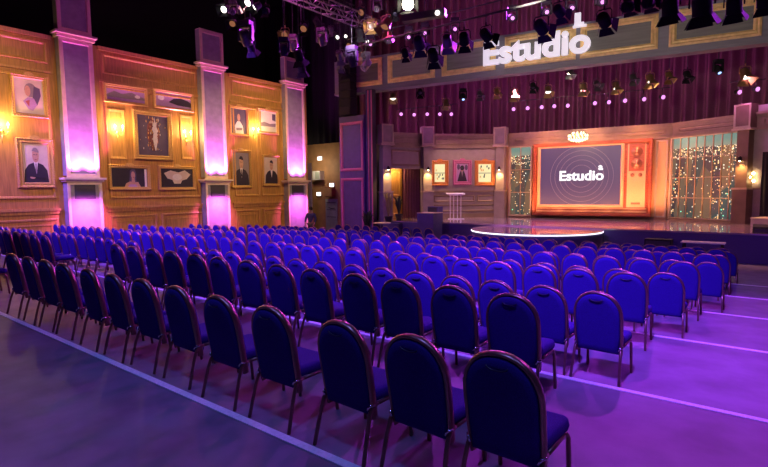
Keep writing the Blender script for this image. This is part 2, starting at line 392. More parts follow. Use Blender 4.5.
# ------------------------------------------------------------------ pictures
def ell(cx, cz, rx, rz, n=14, a0=0, a1=2 * PI): return [(cx + rx * math.cos(a0 + (a1 - a0) * k / n), cz + rz * math.sin(a0 + (a1 - a0) * k / n)) for k in range(n)]
def picture(W, x0, x1, z0, z1, label, art, group, fw=.13, beads=True, frame_mat='gilt', yo=0.0):
    t = thing('framed_picture', label, 'picture', W.w((x0 + x1) / 2, yo, (z0 + z1) / 2), W.rz, group)
    a, b = (x1 - x0) / 2, (z1 - z0) / 2
    f = MB().rim(-a, a, -b, b, [(0, 0), (0, -.07), (fw * .25, -.1), (fw * .55, -.075), (fw * .8, -.085), (fw, -.05), (fw, -.02)])
    if beads:
        n1, n2 = max(4, int(2 * a / .09)), max(4, int(2 * b / .09))
        for i in range(n1):
            x = -a + (i + .5) * 2 * a / n1
            for z in (-b + fw * .22, b - fw * .22): f.ball((x, -.095, z), .03, 6)
        for i in range(n2):
            z = -b + (i + .5) * 2 * b / n2
            for x in (-a + fw * .22, a - fw * .22): f.ball((x, -.095, z), .03, 6)
        f.prism(ell(0, b, .16, .09), -.11, -.05)
    part('frame', f, frame_mat, t)
    bg, shapes = art; A, B = a - fw * .9, b - fw * .9
    part('canvas', MB().bb(-A - .01, A + .01, -.032, -.02, -B - .01, B + .01), bg, t)
    y = -.033
    for nm, m, pts in shapes:
        pts = [(max(-1, min(1, px)) * A, max(-1, min(1, pz)) * B) for px, pz in pts]
        part(nm, MB().prism(pts, y - .002, y), m, t); y -= .0016
def suit(dx=0, skin='p_skin', tie='p_grey', hair='p_grey', arms=True):
    S = [('printed_shoulders', 'p_dark', [(-.95 + dx, -1), (-.85 + dx, -.35), (-.55 + dx, -.08), (-.15 + dx, .03), (.15 + dx, .03), (.55 + dx, -.08), (.85 + dx, -.35), (.95 + dx, -1)]),
         ('printed_shirt', 'p_white', [(-.16 + dx, .06), (.16 + dx, .06), (.02 + dx, -.55)]),
         ('printed_tie', tie, [(-.045 + dx, -.02), (.045 + dx, -.02), (.06 + dx, -.35), (0 + dx, -.5), (-.05 + dx, -.35)]),
         ('printed_face', skin, ell(dx, .38, .25, .36)),
         ('printed_hair', hair, ell(dx, .54, .26, .24, 10, -.05, PI + .05)), ('printed_brow', 'p_dark', [(-.15 + dx, .44), (-.03 + dx, .43), (-.03 + dx, .4), (-.15 + dx, .41)]), ('printed_brow', 'p_dark', [(.03 + dx, .43), (.15 + dx, .44), (.15 + dx, .41), (.03 + dx, .4)]), ('printed_mouth', 'p_red', [(-.08 + dx, .2), (.08 + dx, .2), (.05 + dx, .16), (-.05 + dx, .16)])]
    if arms: S.append(('printed_hands', skin, ell(-.3 + dx, -.72, .2, .07))); S.append(('printed_sleeve', 'p_dark', [(-.7 + dx, -.55), (.6 + dx, -.62), (.62 + dx, -.78), (-.5 + dx, -.68)]))
    return S
def spray(n, cx=0, zlo=-.75, zhi=.9, wid=.3):
    S = []; rnd = random.Random(3)
    S.append(('printed_glow', 'p_ember', [(cx - .1, zlo), (cx - .42, -.1), (cx - .36, .5), (cx, .95), (cx + .36, .5), (cx + .42, -.1), (cx + .1, zlo)]))
    for i in range(n):
        x = cx + rnd.gauss(0, wid * .8); z = rnd.uniform(zlo, zhi); r = rnd.uniform(.012, .035)
        S.append(('printed_spark', rnd.choice(['p_gold', 'p_red', 'p_gold', 'p_white']), ell(x, z, r, r * 2.2, 5)))
    S.append(('printed_spark_core', 'p_white', [(cx - .03, zlo), (cx - .16, -.2), (cx - .1, .1), (cx - .2, .3), (cx - .12, .4), (cx - .15, .7), (cx - .05, .6), (cx, .9), (cx + .06, .62), (cx + .15, .68), (cx + .1, .42), (cx + .2, .25), (cx + .1, .05), (cx + .16, -.2), (cx + .03, zlo)]))
    return S
gp = 'framed pictures on the panelled wall'
def pic_px(px0, py0, px1, py1, *a, **k):
    # outer corners of the frame as seen: upper one on the left edge, lower one on the right edge
    xa, _ = wl(px0, (py0 + py1) / 2, -.1); xb, _ = wl(px1, (py0 + py1) / 2, -.1)
    m = (px0 + px1) / 2
    _, zt = wl(m, py0, -.1); _, zb = wl(m, py1, -.1)
    picture(WL, xa, xb, zb, zt, *a, **k)
pic_px(11, 75, 48, 117, 'gold framed painting of a woman with flowing dark hair, pale background', ('p_cream', [
    ('printed_hair', 'p_grey', ell(.1, .35, .42, .4)), ('printed_hair_tail', 'p_violet', [(.35, .6), (.75, .5), (.8, .1), (.5, -.5), (.2, -.2)]), ('printed_face', 'p_skin', ell(-.1, .3, .2, .3)),
    ('printed_dress', 'p_mauve', [(-.45, -.3), (-.1, -.05), (.3, -.1), (.5, -.45), (.2, -.8), (-.1, -.75)]), ('printed_dress_fold', 'p_red', [(-.3, -.3), (0, -.2), (-.05, -.6)])]), gp)
pic_px(17, 138, 55, 188, 'ornate gold framed portrait of a grey haired man with folded arms', ('p_cream', suit()), gp, fw=.2)
pic_px(104, 85, 148, 104, 'long narrow gold framed crowd picture, closer to the portrait of the woman', ('p_mauve', [('printed_band', 'p_grey', [(-1, -.3), (-.6, .35), (-.2, .05), (.3, .45), (.7, 0), (1, -.2), (1, -.55), (-1, -.6)]), ('printed_light', 'p_white', ell(.6, -.1, .15, .25))]), gp, beads=False, fw=.12)
pic_px(154, 91, 194, 110, 'long narrow gold framed crowd picture, above the sconce nearer the stage', ('p_mauve', [('printed_band', 'p_dark', [(-.3, -.3), (0, .3), (.4, .45), (.8, .2), (1, -.1), (1, -.7), (.2, -.6)]), ('printed_light', 'p_white', ell(-.7, .2, .18, .35))]), gp, beads=False, fw=.12)
pic_px(134, 111, 173, 160, 'large ornate gold framed picture of a white firework fountain', ('p_violet', spray(95)), gp, fw=.2)
pic_px(109, 165, 151, 190, 'wide gold framed picture of a singing woman with long dark hair', ('p_dark', [
    ('printed_hair', 'p_violet', [(.02, .7), (.14, .9), (.3, .85), (.36, .4), (.34, -.2), (.4, -.7), (.2, -.85), (-.1, -.8), (-.02, -.2)]), ('printed_shoulder', 'p_skin', [(-.32, -1), (-.22, -.6), (0, -.4), (.2, -.5), (.45, -.45), (.6, -1)]), ('printed_face', 'p_skin', ell(.18, .25, .11, .4)), ('printed_neck', 'p_skin', [(.1, -.05), (.25, -.05), (.28, -.5), (.08, -.5)]), ('printed_dress', 'p_mauve', [(-.15, -1), (0, -.7), (.3, -.72), (.42, -1)]), ('printed_lips', 'p_red', ell(.2, .02, .04, .05, 8)), ('printed_window', 'p_white', [(.82, -1), (.82, .9), (.95, .9), (.95, -1)])]), gp)
pic_px(159, 166, 196, 190, 'wide gold framed picture of a bright burst over a dark stage', ('p_dark', [
    ('printed_glow', 'p_cream', [(-.8, .5), (-.4, .8), (.1, .6), (.5, .85), (.85, .4), (.6, -.1), (.3, -.25), (.2, -.6), (-.2, -.6), (-.3, -.2), (-.6, -.05)]), ('printed_core', 'p_white', ell(.0, .1, .3, .35))]), gp)
pic_px(230, 106, 249, 136, 'gold framed picture of a performer in white, beside the lit sconce', ('p_violet', [('printed_body', 'p_white', [(-.5, -1), (-.55, -.4), (-.2, 0), (.15, 0), (.5, -.35), (.6, -1)]), ('printed_face', 'p_skin', ell(0, .3, .2, .28)), ('printed_arms', 'p_grey', [(-.4, -.55), (.45, -.5), (.4, -.7), (-.35, -.75)])]), gp)
pic_px(258, 109, 279, 134, 'gold framed picture of dark scribbles on white, beside the end pilaster', ('p_white', [('printed_scribble', 'p_grey', [(-.9, -.2), (-.4, -.05), (.2, -.2), (.9, -.1), (.85, -.45), (-.8, -.5)]), ('printed_block', 'p_violet', [(.5, .8), (.9, .8), (.9, .1), (.5, .2)])]), gp)
pic_px(232, 150, 252, 188, 'gold framed portrait of a smiling man in dark suit and white collar', ('p_grey', suit(0, 'p_skin', 'p_dark', 'p_dark', False)), gp)
pic_px(263, 155, 280, 186, 'gold framed portrait of a man in open dark jacket, beside the end pilaster', ('p_cream', suit(.1, 'p_skin', 'p_white', 'p_dark', False)), gp)

# sconces
def sconce(W, x, z, label, group, sc=1.0, yo=0):
    t = thing('wall_sconce', label, 'sconce', W.w(x, yo, z), W.rz, group)
    part('backplate', MB().lathe([(.02, -.012), (.07, -.012), (.08, 0), (.06, .02), (.01, .03)], 14, (0, -.012, -.1), T=Matrix.Rotation(PI / 2, 4, 'X')).tube([(0, -.02, -.15), (0, -.03, -.42), (0, -.02, -.5)], .025, 8, taper=.006), 'brass', t)
    for s in (-1, 1):
        a = part('arm', MB().tube([(0, -.03, -.12), (s * .06, -.1, -.2), (s * .13, -.16, -.17), (s * .15, -.17, -.06)], .012, 6).lathe([(.01, -.06), (.045, -.05), (.05, -.035), (.015, -.03)], 10, (s * .15, -.17, 0)), 'brass', t)
        part('candle', MB().lathe([(.016, -.03), (.016, .09)], 8, (s * .15, -.17, 0)), 'p_cream', a)
        part('flame_bulb', MB().lathe([(.003, .09), (.028, .115), (.032, .14), (.02, .18), (.003, .215)], 8, (s * .15, -.17, 0)), 'bulb', a)
    return W.w(x, yo - .3, z + .15)
lampspots = []
for px, py, l in ((3, 128, 'brass wall sconce between the two portraits and the picture edge, twin candle bulbs'), (119, 130, 'brass twin candle sconce on narrow panel beside the pilaster and firework picture'), (188, 135, 'brass twin candle sconce on narrow panel, under the stage-side crowd picture'), (256, 132, 'brass twin candle sconce among the four pictures of the stage-side bay')):
    x, z = wl(px, py, -.17); lampspots.append(sconce(WL, x, z, l, 'twin candle sconces on the panelled wall'))

# ------------------------------------------------------------------ back of the hall beside the stage
WT = Wall(-24.5, 23.0, 0)
struct('wall_side', MB().bb(-2.4, 3.6, 0, .2, ZF, 4.6), 'tan', WT.o)
def wt(px, py): return WT.px(px, py, -.05)
x, z = wt(320, 175.5); t = thing('air_conditioner', 'white boxy air conditioner on the tan wall', 'air conditioner', WT.w(x, 0, z))
part('case', MB().bb(-.33, .33, -.4, 0, -.28, .28), 'white_box', t); part('grille', MB().bb(-.06, .28, -.42, -.4, -.22, .22), 'greenish', t)
for px, py, l in ((320, 158.5, 'small bright lamp high on the tan wall above the air conditioner'), (319, 194, 'small bright lamp low on the tan wall under the air conditioner'), (332, 185, 'small bright lamp above the brown wall cupboard')):
    x, z = wt(px, py); t = thing('wall_lamp', l, 'lamp', WT.w(x, 0, z)); part('housing', MB().bb(-.2, .2, -.08, 0, -.13, .13), 'white_box', t); part('diffuser', MB().bb(-.17, .17, -.095, -.08, -.1, .1), 'lens_white', t)
x, z = wt(331, 192); t = thing('wall_cupboard', 'brown cupboard on the tan wall above the pale door', 'cupboard', WT.w(x, 0, z)); part('body', MB().bb(-.33, .33, -.3, 0, -.3, .3), 'tv_wood', t); part('door', MB().bb(-.3, .3, -.33, -.3, -.27, .27), 'tan', t)
xa, z1 = wt(325.5, 199); xb, _ = wt(337, 199); dm = MB().bb(xa, xb, -.06, 0, ZF + .02, z1); o = struct('door_1', dm, 'greenish', WT.o)
dr = MB()
for z in (0.0, .45, .9): dr.bb(xa + .1, xb - .1, -.08, -.06, z - .03, z)
dr.tube([(xa + .3, -.09, .6), (xa + .5, -.1, .52), (xa + .8, -.09, .55)], .02, 6); d2 = link('door_bar', dr.mesh('door_bar', 'vent'), o)
# black drape that closes the wing
dp = MB(); pts = []
for i in range(61):
    x = -27 + 7.7 * i / 60; pts.append((x, 22.2 + .08 * math.sin(i * 1.6)))
dp.loft([[(x, y, z) for x, y in pts] for z in (4.5, 13.3)], 0, False, False, True, False)
dp.loft([[(x, y + .03, z) for x, y in reversed(pts)] for z in (4.5, 13.3)], 0, False, False, True, False)
tag(link('black_drape', dp.mesh('black_drape', 'black_cloth')), 'black drape hanging high over the opening beside the panelled wall', 'drape')
# magenta lit strip of flat behind last pilaster
p = at_y(309.5, 195, 20.35); q = at_y(309.5, 163, 20.35)
tag(part('narrow_flat', MB().bb(-.2, .2, -.03, .03, 0, q.z - ZF), 'plaster', None, Vector((p.x, 20.35, ZF))), 'narrow pink lit panel behind the end pilaster', 'panel')

# person standing by the opening
def skin_body(name, pts, edges, radii, m, parent, sub=2):
    me = bpy.data.meshes.new(name); me.from_pydata(pts, edges, []); o = bpy.data.objects.new(name, me); COL.objects.link(o)
    o.modifiers.new('skin', 'SKIN'); sv = me.skin_vertices[0].data
    for i, r in enumerate(radii): sv[i].radius = (r, r * .8) if not isinstance(r, tuple) else r
    sv[0].use_root = True
    sb = o.modifiers.new('sub', 'SUBSURF'); sb.levels = sub; sb.render_levels = sub
    bpy.context.view_layer.update()
    me2 = bpy.data.meshes.new_from_object(o.evaluated_get(bpy.context.evaluated_depsgraph_get()))
    bpy.data.objects.remove(o); me2.name = name; me2.materials.clear(); me2.materials.append(M[m])
    for p in me2.polygons: p.use_smooth = True
    return link(name, me2, parent)
pp = Vector((-18.95, 18.3, ZF))
per = thing('person', 'person in dark navy jacket standing beside the end pilaster', 'person', pp, math.radians(200))
P = [(0, 0, .88), (0, .01, 1.1), (0, .02, 1.3), (0, .03, 1.4), (0, .05, 1.47), (0, .07, 1.56), (0, .07, 1.66),
     (.19, .02, 1.33), (.29, .03, 1.08), (.25, .16, .9), (.24, .2, .83), (-.19, .02, 1.33), (-.29, .03, 1.08), (-.25, .16, .9), (-.24, .2, .83),
     (.1, 0, .82), (.11, .02, .46), (.12, -.02, .08), (.13, .1, .03), (-.1, 0, .82), (-.11, .02, .46), (-.12, -.02, .08), (-.13, .1, .03)]
Ed = [(0, 1), (1, 2), (2, 3), (3, 4), (4, 5), (5, 6), (2, 7), (7, 8), (8, 9), (9, 10), (2, 11), (11, 12), (12, 13), (13, 14), (0, 15), (15, 16), (16, 17), (17, 18), (0, 19), (19, 20), (20, 21), (21, 22)]
Ra = [.15, .15, .18, .08, .055, .1, .08, .075, .055, .042, .035, .075, .055, .042, .035, .1, .07, .045, .04, .1, .07, .045, .04]
skin_body('body', P, Ed, Ra, 'skin', per)
jk = [(0, -.005, .84), (0, .005, 1.1), (0, .015, 1.3), (0, .02, 1.4), (.19, .02, 1.34), (.295, .03, 1.08), (.26, .15, .92), (-.19, .02, 1.34), (-.295, .03, 1.08), (-.26, .15, .92)]
skin_body('jacket', jk, [(0, 1), (1, 2), (2, 3), (2, 4), (4, 5), (5, 6), (2, 7), (7, 8), (8, 9)], [.185, .18, .205, .1, .1, .075, .062, .1, .075, .062], 'jacket', per)
tr = [(0, 0, .88), (.1, 0, .8), (.11, .02, .46), (.12, -.02, .1), (-.1, 0, .8), (-.11, .02, .46), (-.12, -.02, .1)]
skin_body('trousers', tr, [(0, 1), (1, 2), (2, 3), (0, 4), (4, 5), (5, 6)], [.17, .12, .09, .07, .12, .09, .07], 'pot', per)
part('hair', MB().ball((0, .045, 1.635), .118, 14, sz=1.05), 'hair', per)
fc = MB()
for s in (-1, 1): fc.ball((s * .04, .165, 1.6), .012, 6)
fc.ball((0, .18, 1.57), .018, 6); fc.tube([(-.03, .165, 1.52), (0, .172, 1.518), (.03, .165, 1.52)], .007, 6)
part('face', fc, 'skin', per)
for s in (-1, 1):
    hb = MB()
    for k in range(4): hb.tube([(s * .24 + (k - 1.5) * .017, .2, .82), (s * .24 + (k - 1.5) * .019, .225, .76 - .006 * (k % 2)), (s * .24 + (k - 1.5) * .018, .245, .72)], .009, 6)
    hb.tube([(s * .21, .2, .83), (s * .19, .225, .79), (s * .195, .24, .765)], .01, 6)
    part('fingers', hb, 'skin', per)

# ------------------------------------------------------------------ proscenium
PXW = Wall(0, 19.7, 0)
xa, _ = PXW.px(340, 170); xb, _ = PXW.px(364.5, 170)
t = thing('proscenium_pier', 'tall indigo panelled pier at the side of the stage opening', 'pier', PXW.w((xa + xb) / 2, 0, ZF)); h = (xb - xa) / 2
_, ztop = PXW.px(352, 116)
part('body', MB().bb(-h, h, 0, .8, 0, ztop - ZF), 'indigo', t)
for p0, p1 in ((122, 171), (178, 240)):
    _, z1 = PXW.px(352, p0); _, z0 = PXW.px(352, p1); z0 = max(z0, ZF + .1)
    part('panel_moulding', MB().rim(-h + .1, h - .06, z0 - ZF, z1 - ZF, [(0, 0), (0, -.05), (.06, -.07), (.12, -.05), (.15, 0)]), 'indigo_trim', t)
t = thing('stage_return', 'dark slatted return beside the indigo pier, edging the stage curtain', 'return', PXW.w(xb + .02, .15, ZF))
part('body', MB().bb(0, .4, 0, .3, 0, 7.6), 'set_dark', t)
for i, x in enumerate((.05, .16, .28, .37)): part('slat', MB().bb(x - .03, x + .03, -.04, 0, 0, 7.55), 'indigo_trim' if i % 2 else 'indigo', t)
t = thing('speaker_column', 'tall black hanging loudspeaker column above the indigo pier', 'loudspeaker', PXW.w(xa + .45, -.05, ztop + .1))
for i in range(6): part('cabinet', MB().bb(-.4, .4, 0, .5, i * .42, i * .42 + .4).bb(-.34, .34, -.015, 0, i * .42 + .04, i * .42 + .36), 'dark', t)

WB = Wall(-17.4, 20.2, math.atan2(2.7, 18.0))
t = thing('portal_beam', 'long grey beam with gold framed panels spanning over the stage', 'beam', WB.o, WB.rz)
bz0, bz1 = 6.78, 8.42
part('board', MB().bb(-1.3, 26, 0, .45, bz0, bz1), 'beam', t)
part('lower_lip', MB().bb(-1.3, 26, -.06, .5, bz0 - .1, bz0), 'beam', t)
for a, b in ((352, 382), (388, 435), (442, 496), (505, 576), (580, 658), (668, 761), (772, 900)):
    x0, _ = WB.px(a, 60); x1, _ = WB.px(b, 40)
    part('panel', MB().bb(x0 + .1, x1 - .1, -.015, 0, bz0 + .3, bz1 - .2), 'beam_panel', t)
    part('panel_frame', MB().rim(x0, x1, bz0 + .18, bz1 - .12, [(0, 0), (0, -.06), (.07, -.09), (.12, -.06), (.18, -.08), (.23, -.03), (.26, -.01)]), 'brassy', t)

def text_mesh(s, size, depth, bold):
    c = bpy.data.curves.new('txt', 'FONT'); c.body = s; c.size = size; c.extrude = depth; c.offset = bold; c.resolution_u = 6
    o = bpy.data.objects.new('txt', c); COL.objects.link(o); bpy.context.view_layer.update()
    me = bpy.data.meshes.new_from_object(o.evaluated_get(bpy.context.evaluated_depsgraph_get())); bpy.data.objects.remove(o)
    xs = [v.co.x for v in me.vertices]; return me, min(xs), max(xs)
def lettering(word, parent, x0, x1, z0, height, y, depth, m, part_name='letter', bold=.03, zdir=0):
    """word set between x0 and x1, capital height = height, in the parent's x,z plane"""
    parts = []; n = len(word)
    _, a, b = text_mesh(word, 1, depth, bold); W = b - a
    sx = (x1 - x0) / W; sz = height / .73
    for i, ch in enumerate(word):
        _, _, e = text_mesh(word[:i + 1], 1, depth, bold); me, c0, c1 = text_mesh(ch, 1, 1.0, bold)
        off = e - c1
        for v in me.vertices: v.co = ((v.co.x + off - a) * sx + x0, y - v.co.z * depth, v.co.y * sz + z0)
        me.flip_normals() if False else None
        me.materials.clear(); me.materials.append(M[m]); me.name = part_name
        link(part_name, me, parent)
x0, zb = WB.px(483.5, 66.5, -.15); x1, zt = WB.px(591.5, 38, -.15)
sg = thing('estudio_sign', 'large white raised letters reading Estudio mounted on the beam', 'sign', WB.w(0, 0, 0), WB.rz)
lettering('Estudio', sg, x0, x1 - .02, bz0 + .42, 1.0, -.16, .07, 'letter', bold=.035)
lettering('1', sg, x1 - .66, x1 - .42, bz0 + 1.5, .5, -.16, .06, 'letter', bold=.03)
part('letter_underline', MB().bb(x1 - .72, x1 - .2, -.22, -.1, bz0 + 1.42, bz0 + 1.5).bb(x1 - .4, x1 - .3, -.22, -.1, bz0 + 1.5, bz0 + 1.6), 'letter', sg)

# ------------------------------------------------------------------ stage
N1, N2, N3, N4, N5 = (-16.0, 20.75), (-14.9, 23.1), (-11.8, 26.1), (-3.81, 27.3), (-.87, 25.8); N6 = (2.4, 24.0)
st = thing('stage', 'broad glossy stage with dark violet riser', 'stage', (-5, YS, ZF))
part('deck', MB().bb(-11.35, 13.5, 0, 12, ZS - ZF - .06, ZS - ZF), 'stage', st)
part('riser', MB().bb(-11.35, 13.5, .03, 12, 0.002, ZS - ZF - .06), 'riser', st)
c = (-7.4, 19.4); R = 2.5
t = thing('round_platform', 'round thrust platform with glowing white rim before the stage', 'platform', (c[0], c[1], ZF)); zt = .95
_a0 = math.asin((YS - .02 - c[1]) / R); arcp = [(R * math.cos(q), R * math.sin(q)) for q in [PI - _a0 + (PI + 2 * _a0) * i / 56 for i in range(57)]]
def halfdisc(g, z): return [(x * g, min(y * g, YS - .01 - c[1]), z) for x, y in arcp]
part('deck', MB().loft([halfdisc(1, zt - .015), halfdisc(1, zt)]), 'stage', t)
part('light_strip', MB().loft([halfdisc(1.003, zt - .065), halfdisc(1.003, zt - .015)]), 'led_edge', t, label='glowing white rim')
part('skirt', MB().loft([halfdisc(.99, .002), halfdisc(.99, zt - .065)]), 'riser', t)

def box_thing(name, label, cat, loc, rz, sx, sy, sz, m, edge=None, grille=False):
    t = thing(name, label, cat, loc, rz)
    part('body', MB().bb(-sx / 2, sx / 2, -sy / 2, sy / 2, 0, sz), m, t)
    if edge: part('top', MB().bb(-sx / 2 - .015, sx / 2 + .015, -sy / 2 - .015, sy / 2 + .015, sz, sz + .03), edge, t)
    if grille: part('grille', MB().bb(-sx / 2 + .04, sx / 2 - .04, -sy / 2 - .015, -sy / 2, .04, sz - .04), 'vent', t)
    return t
p = at_y(424.5, 230, 19.25); q = at_y(424.5, 213.5, 19.25)
box_thing('plinth', 'tall indigo plinth with pale top standing before the stage', 'plinth', (p.x, 19.7, ZF), 0, .86, .8, q.z - ZF, 'indigo', 'stone')
p = at_z(432.5, 222, ZS)
box_thing('subwoofer', 'small indigo loudspeaker box on the stage edge behind the plinth', 'loudspeaker', (p.x, p.y + .25, ZS), 0, .55, .5, .74, 'indigo', None, True)
p = at_y(660, 240, 20.35); t = thing('floor_monitor', 'black wedge box against the stage riser', 'loudspeaker', (p.x, 20.1, ZF)); part('body', MB().prism([(-.42, 0), (.42, 0), (.42, .72), (-.42, .72)], -.25, .25), 'dark', t); part('grille', MB().bb(-.38, .38, -.27, -.25, .06, .66), 'vent', t)
p = at_y(703, 242, 19.2); q = at_y(681.5, 242, 19.2)
t = thing('side_table', 'long low pale topped table before the stage riser', 'table', (p.x, 19.2, ZF)); hw = p.x - q.x
part('top', MB().bb(-hw, hw, -.3, .3, p.z - ZF - .03, p.z - ZF), 'white_box', t)
for sx in (-1, 1):
    for sy in (-1, 1): part('leg', MB().bb(sx * (hw - .08) - .025, sx * (hw - .08) + .025, sy * .24 - .025, sy * .24 + .025, 0, p.z - ZF - .03), 'dark', t)
p = at_z(763, 236.5, ZS); t = thing('stage_monitor', 'black wedge monitor on the stage edge', 'loudspeaker', (p.x, max(p.y, YS + .45), ZS)); part('body', MB().loft([[(-.3, -.22, 0), (.3, -.22, 0), (.3, .22, 0), (-.3, .22, 0)], [(-.3, -.12, .2), (.3, -.12, .2), (.3, .22, .28), (-.3, .22, .28)]]), 'dark', t); part('grille', MB().bb(-.25, .25, -.235, -.222, .03, .15), 'vent', t)

# acrylic lectern
p = at_z(455.5, 219, ZS); D = p.length
t = thing('acrylic_lectern', 'clear acrylic lectern with four rods standing on the stage', 'lectern', (p.x, p.y, ZS), math.radians(38)); H = 1.33
part('base', MB().bb(-.42, .42, -.25, .25, 0, .04), 'acrylic', t)
for x in (-.28, -.1, .1, .28): part('rod', MB().tube([(x, 0, .04), (x, 0, H - .08)], .024, 10), 'acrylic', t)
part('top', MB().loft([[(-.34, -.2, H - .1), (.34, -.2, H - .1), (.34, .2, H - .06), (-.34, .2, H - .06)], [(-.48, -.27, H - .02), (.48, -.27, H - .02), (.48, .27, H + .05), (-.48, .27, H + .05)]]), 'acrylic', t)

# steps, round low table, plants near the stage corner
t = thing('stage_steps', 'low dark steps up to the doorway beside the stage', 'steps', (-15.2, 19.45, ZF))
for i in range(3): part('tread', MB().bb(-.6, .6, i * .3 + .02, .93, i * .3 + .002, i * .3 + .3), 'riser', t)
p = at_y(382, 222.5, 18.97); t = thing('round_table', 'small round pale topped table before the stage steps', 'table', (p.x, 18.97, ZF)); hz = p.z - ZF
part('top', MB().lathe([(.42, 0), (.44, .015), (.44, .03), (.42, .04)], 24, (0, 0, hz - .04)), 'stone', t); part('stem', MB().lathe([(.26, 0), (.26, .02), (.04, .06), (.03, hz - .04)], 14), 'dark', t)
def plant(name, label, loc, h, n, m, spread, droop, seed):
    rnd = random.Random(seed); t = thing(name, label, 'plant', loc)
    part('pot', MB().lathe([(.14, 0), (.2, .3), (.21, .33), (.18, .33), (.17, .28)], 16), 'pot', t)
    lf = MB()
    for i in range(n):
        a = rnd.uniform(0, 2 * PI); L = h * rnd.uniform(.6, 1); w = .05 * rnd.uniform(.7, 1.3); sp = spread * rnd.uniform(.3, 1); u = Vector((math.cos(a), math.sin(a), 0)); v = Vector((-u.y, u.x, 0)); loops = []
        for k in range(7):
            s_ = k / 6; c = u * (.03 + sp * s_ ** 1.5) + Vector((0, 0, .3 + L * s_ - droop * s_ ** 3 * L)); ww = w * math.sin(PI * min(.98, s_ * .85 + .12))
            loops.append([c - v * ww, c + u * .012, c + v * ww, c - u * .004])
        lf.loft(loops, 0, True, True, True)
    o = part('foliage', lf, m, t); return t
p = at_y(369, 215, 18.75); plant('dark_shrub', 'dark leafy potted plant at the foot of the stage return', (p.x - .1, 18.75, ZF), 1.9, 46, 'leaf_dark', .42, .3, 1)
p = at_y(388.5, 214, 20.22); plant('tall_plant', 'tall slim olive potted plant by the doorway column', (p.x, 20.22, ZF + .9), 1.75, 26, 'leaf_olive', .32, .25, 2)
p = at_y(399, 214, 20.75); plant('dark_palm', 'dark thin leaved potted plant in front of the golden door', (p.x, 20.75, ZS), 1.4, 22, 'leaf_dark', .33, .3, 3)

# ------------------------------------------------------------------ stage set
SETTOP = 4.63
def setwall(name, a, b, mw, door=None):
    W = Wall.between(a, b); L = math.hypot(b[0] - a[0], b[1] - a[1]); return W, L
def entab(mb, x0, x1, zl=3.92, m=0):
    mb.bb(x0, x1, -.16, 0, SETTOP - .1, SETTOP); mb.bb(x0, x1, -.1, 0, SETTOP - .18, SETTOP - .1); mb.bb(x0, x1, -.05, .0, zl, SETTOP - .18); mb.bb(x0, x1, -.12, 0, zl - .06, zl + .03)
    mb.rim(x0 + .3, x1 - .3, zl + .14, SETTOP - .25, [(0, -.05), (0, -.08), (.04, -.09), (.07, -.05)])
WA, LA = setwall('a', N1, N2, None); W2, L2 = setwall('b', N2, N3, None); W3, L3 = setwall('c', N3, N4, None); W4, L4 = setwall('d', N4, N5, None); W5, L5 = setwall('e', N5, N6, None)
# wall behind the pictures
struct('wall_set', MB().bb(0, L2, 0, .15, ZS, SETTOP), 'set_wall', W2.o, W2.rz)
tr = MB(); entab(tr, .2, L2 - .2)
tr.bb(.2, L2 - .2, -.08, 0, 1.48, 1.56); tr.bb(.2, L2 - .2, -.05, 0, ZS, ZS + .22)
for x0, x1 in ((.4, L2 * .62), (L2 * .62 + .15, L2 - .35)): tr.rim(x0, x1, .95, 1.32, [(0, 0), (0, -.04), (.04, -.05), (.08, 0)])
tr.rim(.4, L2 - .35, .42, .8, [(0, 0), (0, -.04), (.04, -.05), (.08, 0)])
struct('trim_8', tr, 'set_entab', W2.o, W2.rz)
# doorway bay
struct('wall_doorway', MB().bb(0, LA, 0, .15, 2.75, SETTOP).bb(0, .35, 0, .15, ZS, 2.75).bb(LA - .3, LA, 0, .15, ZS, 2.75), 'set_wall', WA.o, WA.rz)
tr = MB(); entab(tr, .2, LA - .2); tr.rim(.4, LA - .4, 2.9, 3.75, [(0, 0), (0, -.04), (.05, -.05), (.1, 0)]); struct('trim_9', tr, 'set_entab', WA.o, WA.rz)
xa, _ = WA.px(386, 190, 1.0); xb, _ = WA.px(402, 190, 1.0)
o = struct('door_2', MB().bb(xa - .3, xb, 1.0, 1.1, ZS, 2.9), 'wood', WA.o, WA.rz)
link('door_panel', MB().rim(xa, xb - .1, ZS + .2, 1.1, panel).rim(xa, xb - .1, 1.3, 2.7, panel).mesh('door_panel', 'mould'), o, (0, 1.0, 0))
xc, _ = WA.px(424, 190, .6); dp = MB(); pts = [(xb - .1 + (xc + .3 - xb) * i / 40, .75 + .05 * math.sin(i * 1.3)) for i in range(41)]
dp.loft([[(x, y, z) for x, y in pts] for z in (ZS, 2.85)], 0, False, False, True, False); dp.loft([[(x, y + .03, z) for x, y in reversed(pts)] for z in (ZS, 2.85)], 0, False, False, True, False)
o = tag(link('door_curtain', dp.mesh('door_curtain', 'curtain'), None, WA.o, (0, 0, WA.rz)), 'dark plum curtain hanging in the doorway beside the stage', 'curtain')
struct('wall_passage', MB().bb(-.1, LA + .3, 1.6, 1.7, ZS, 4.5), 'set_dark', WA.o, WA.rz)
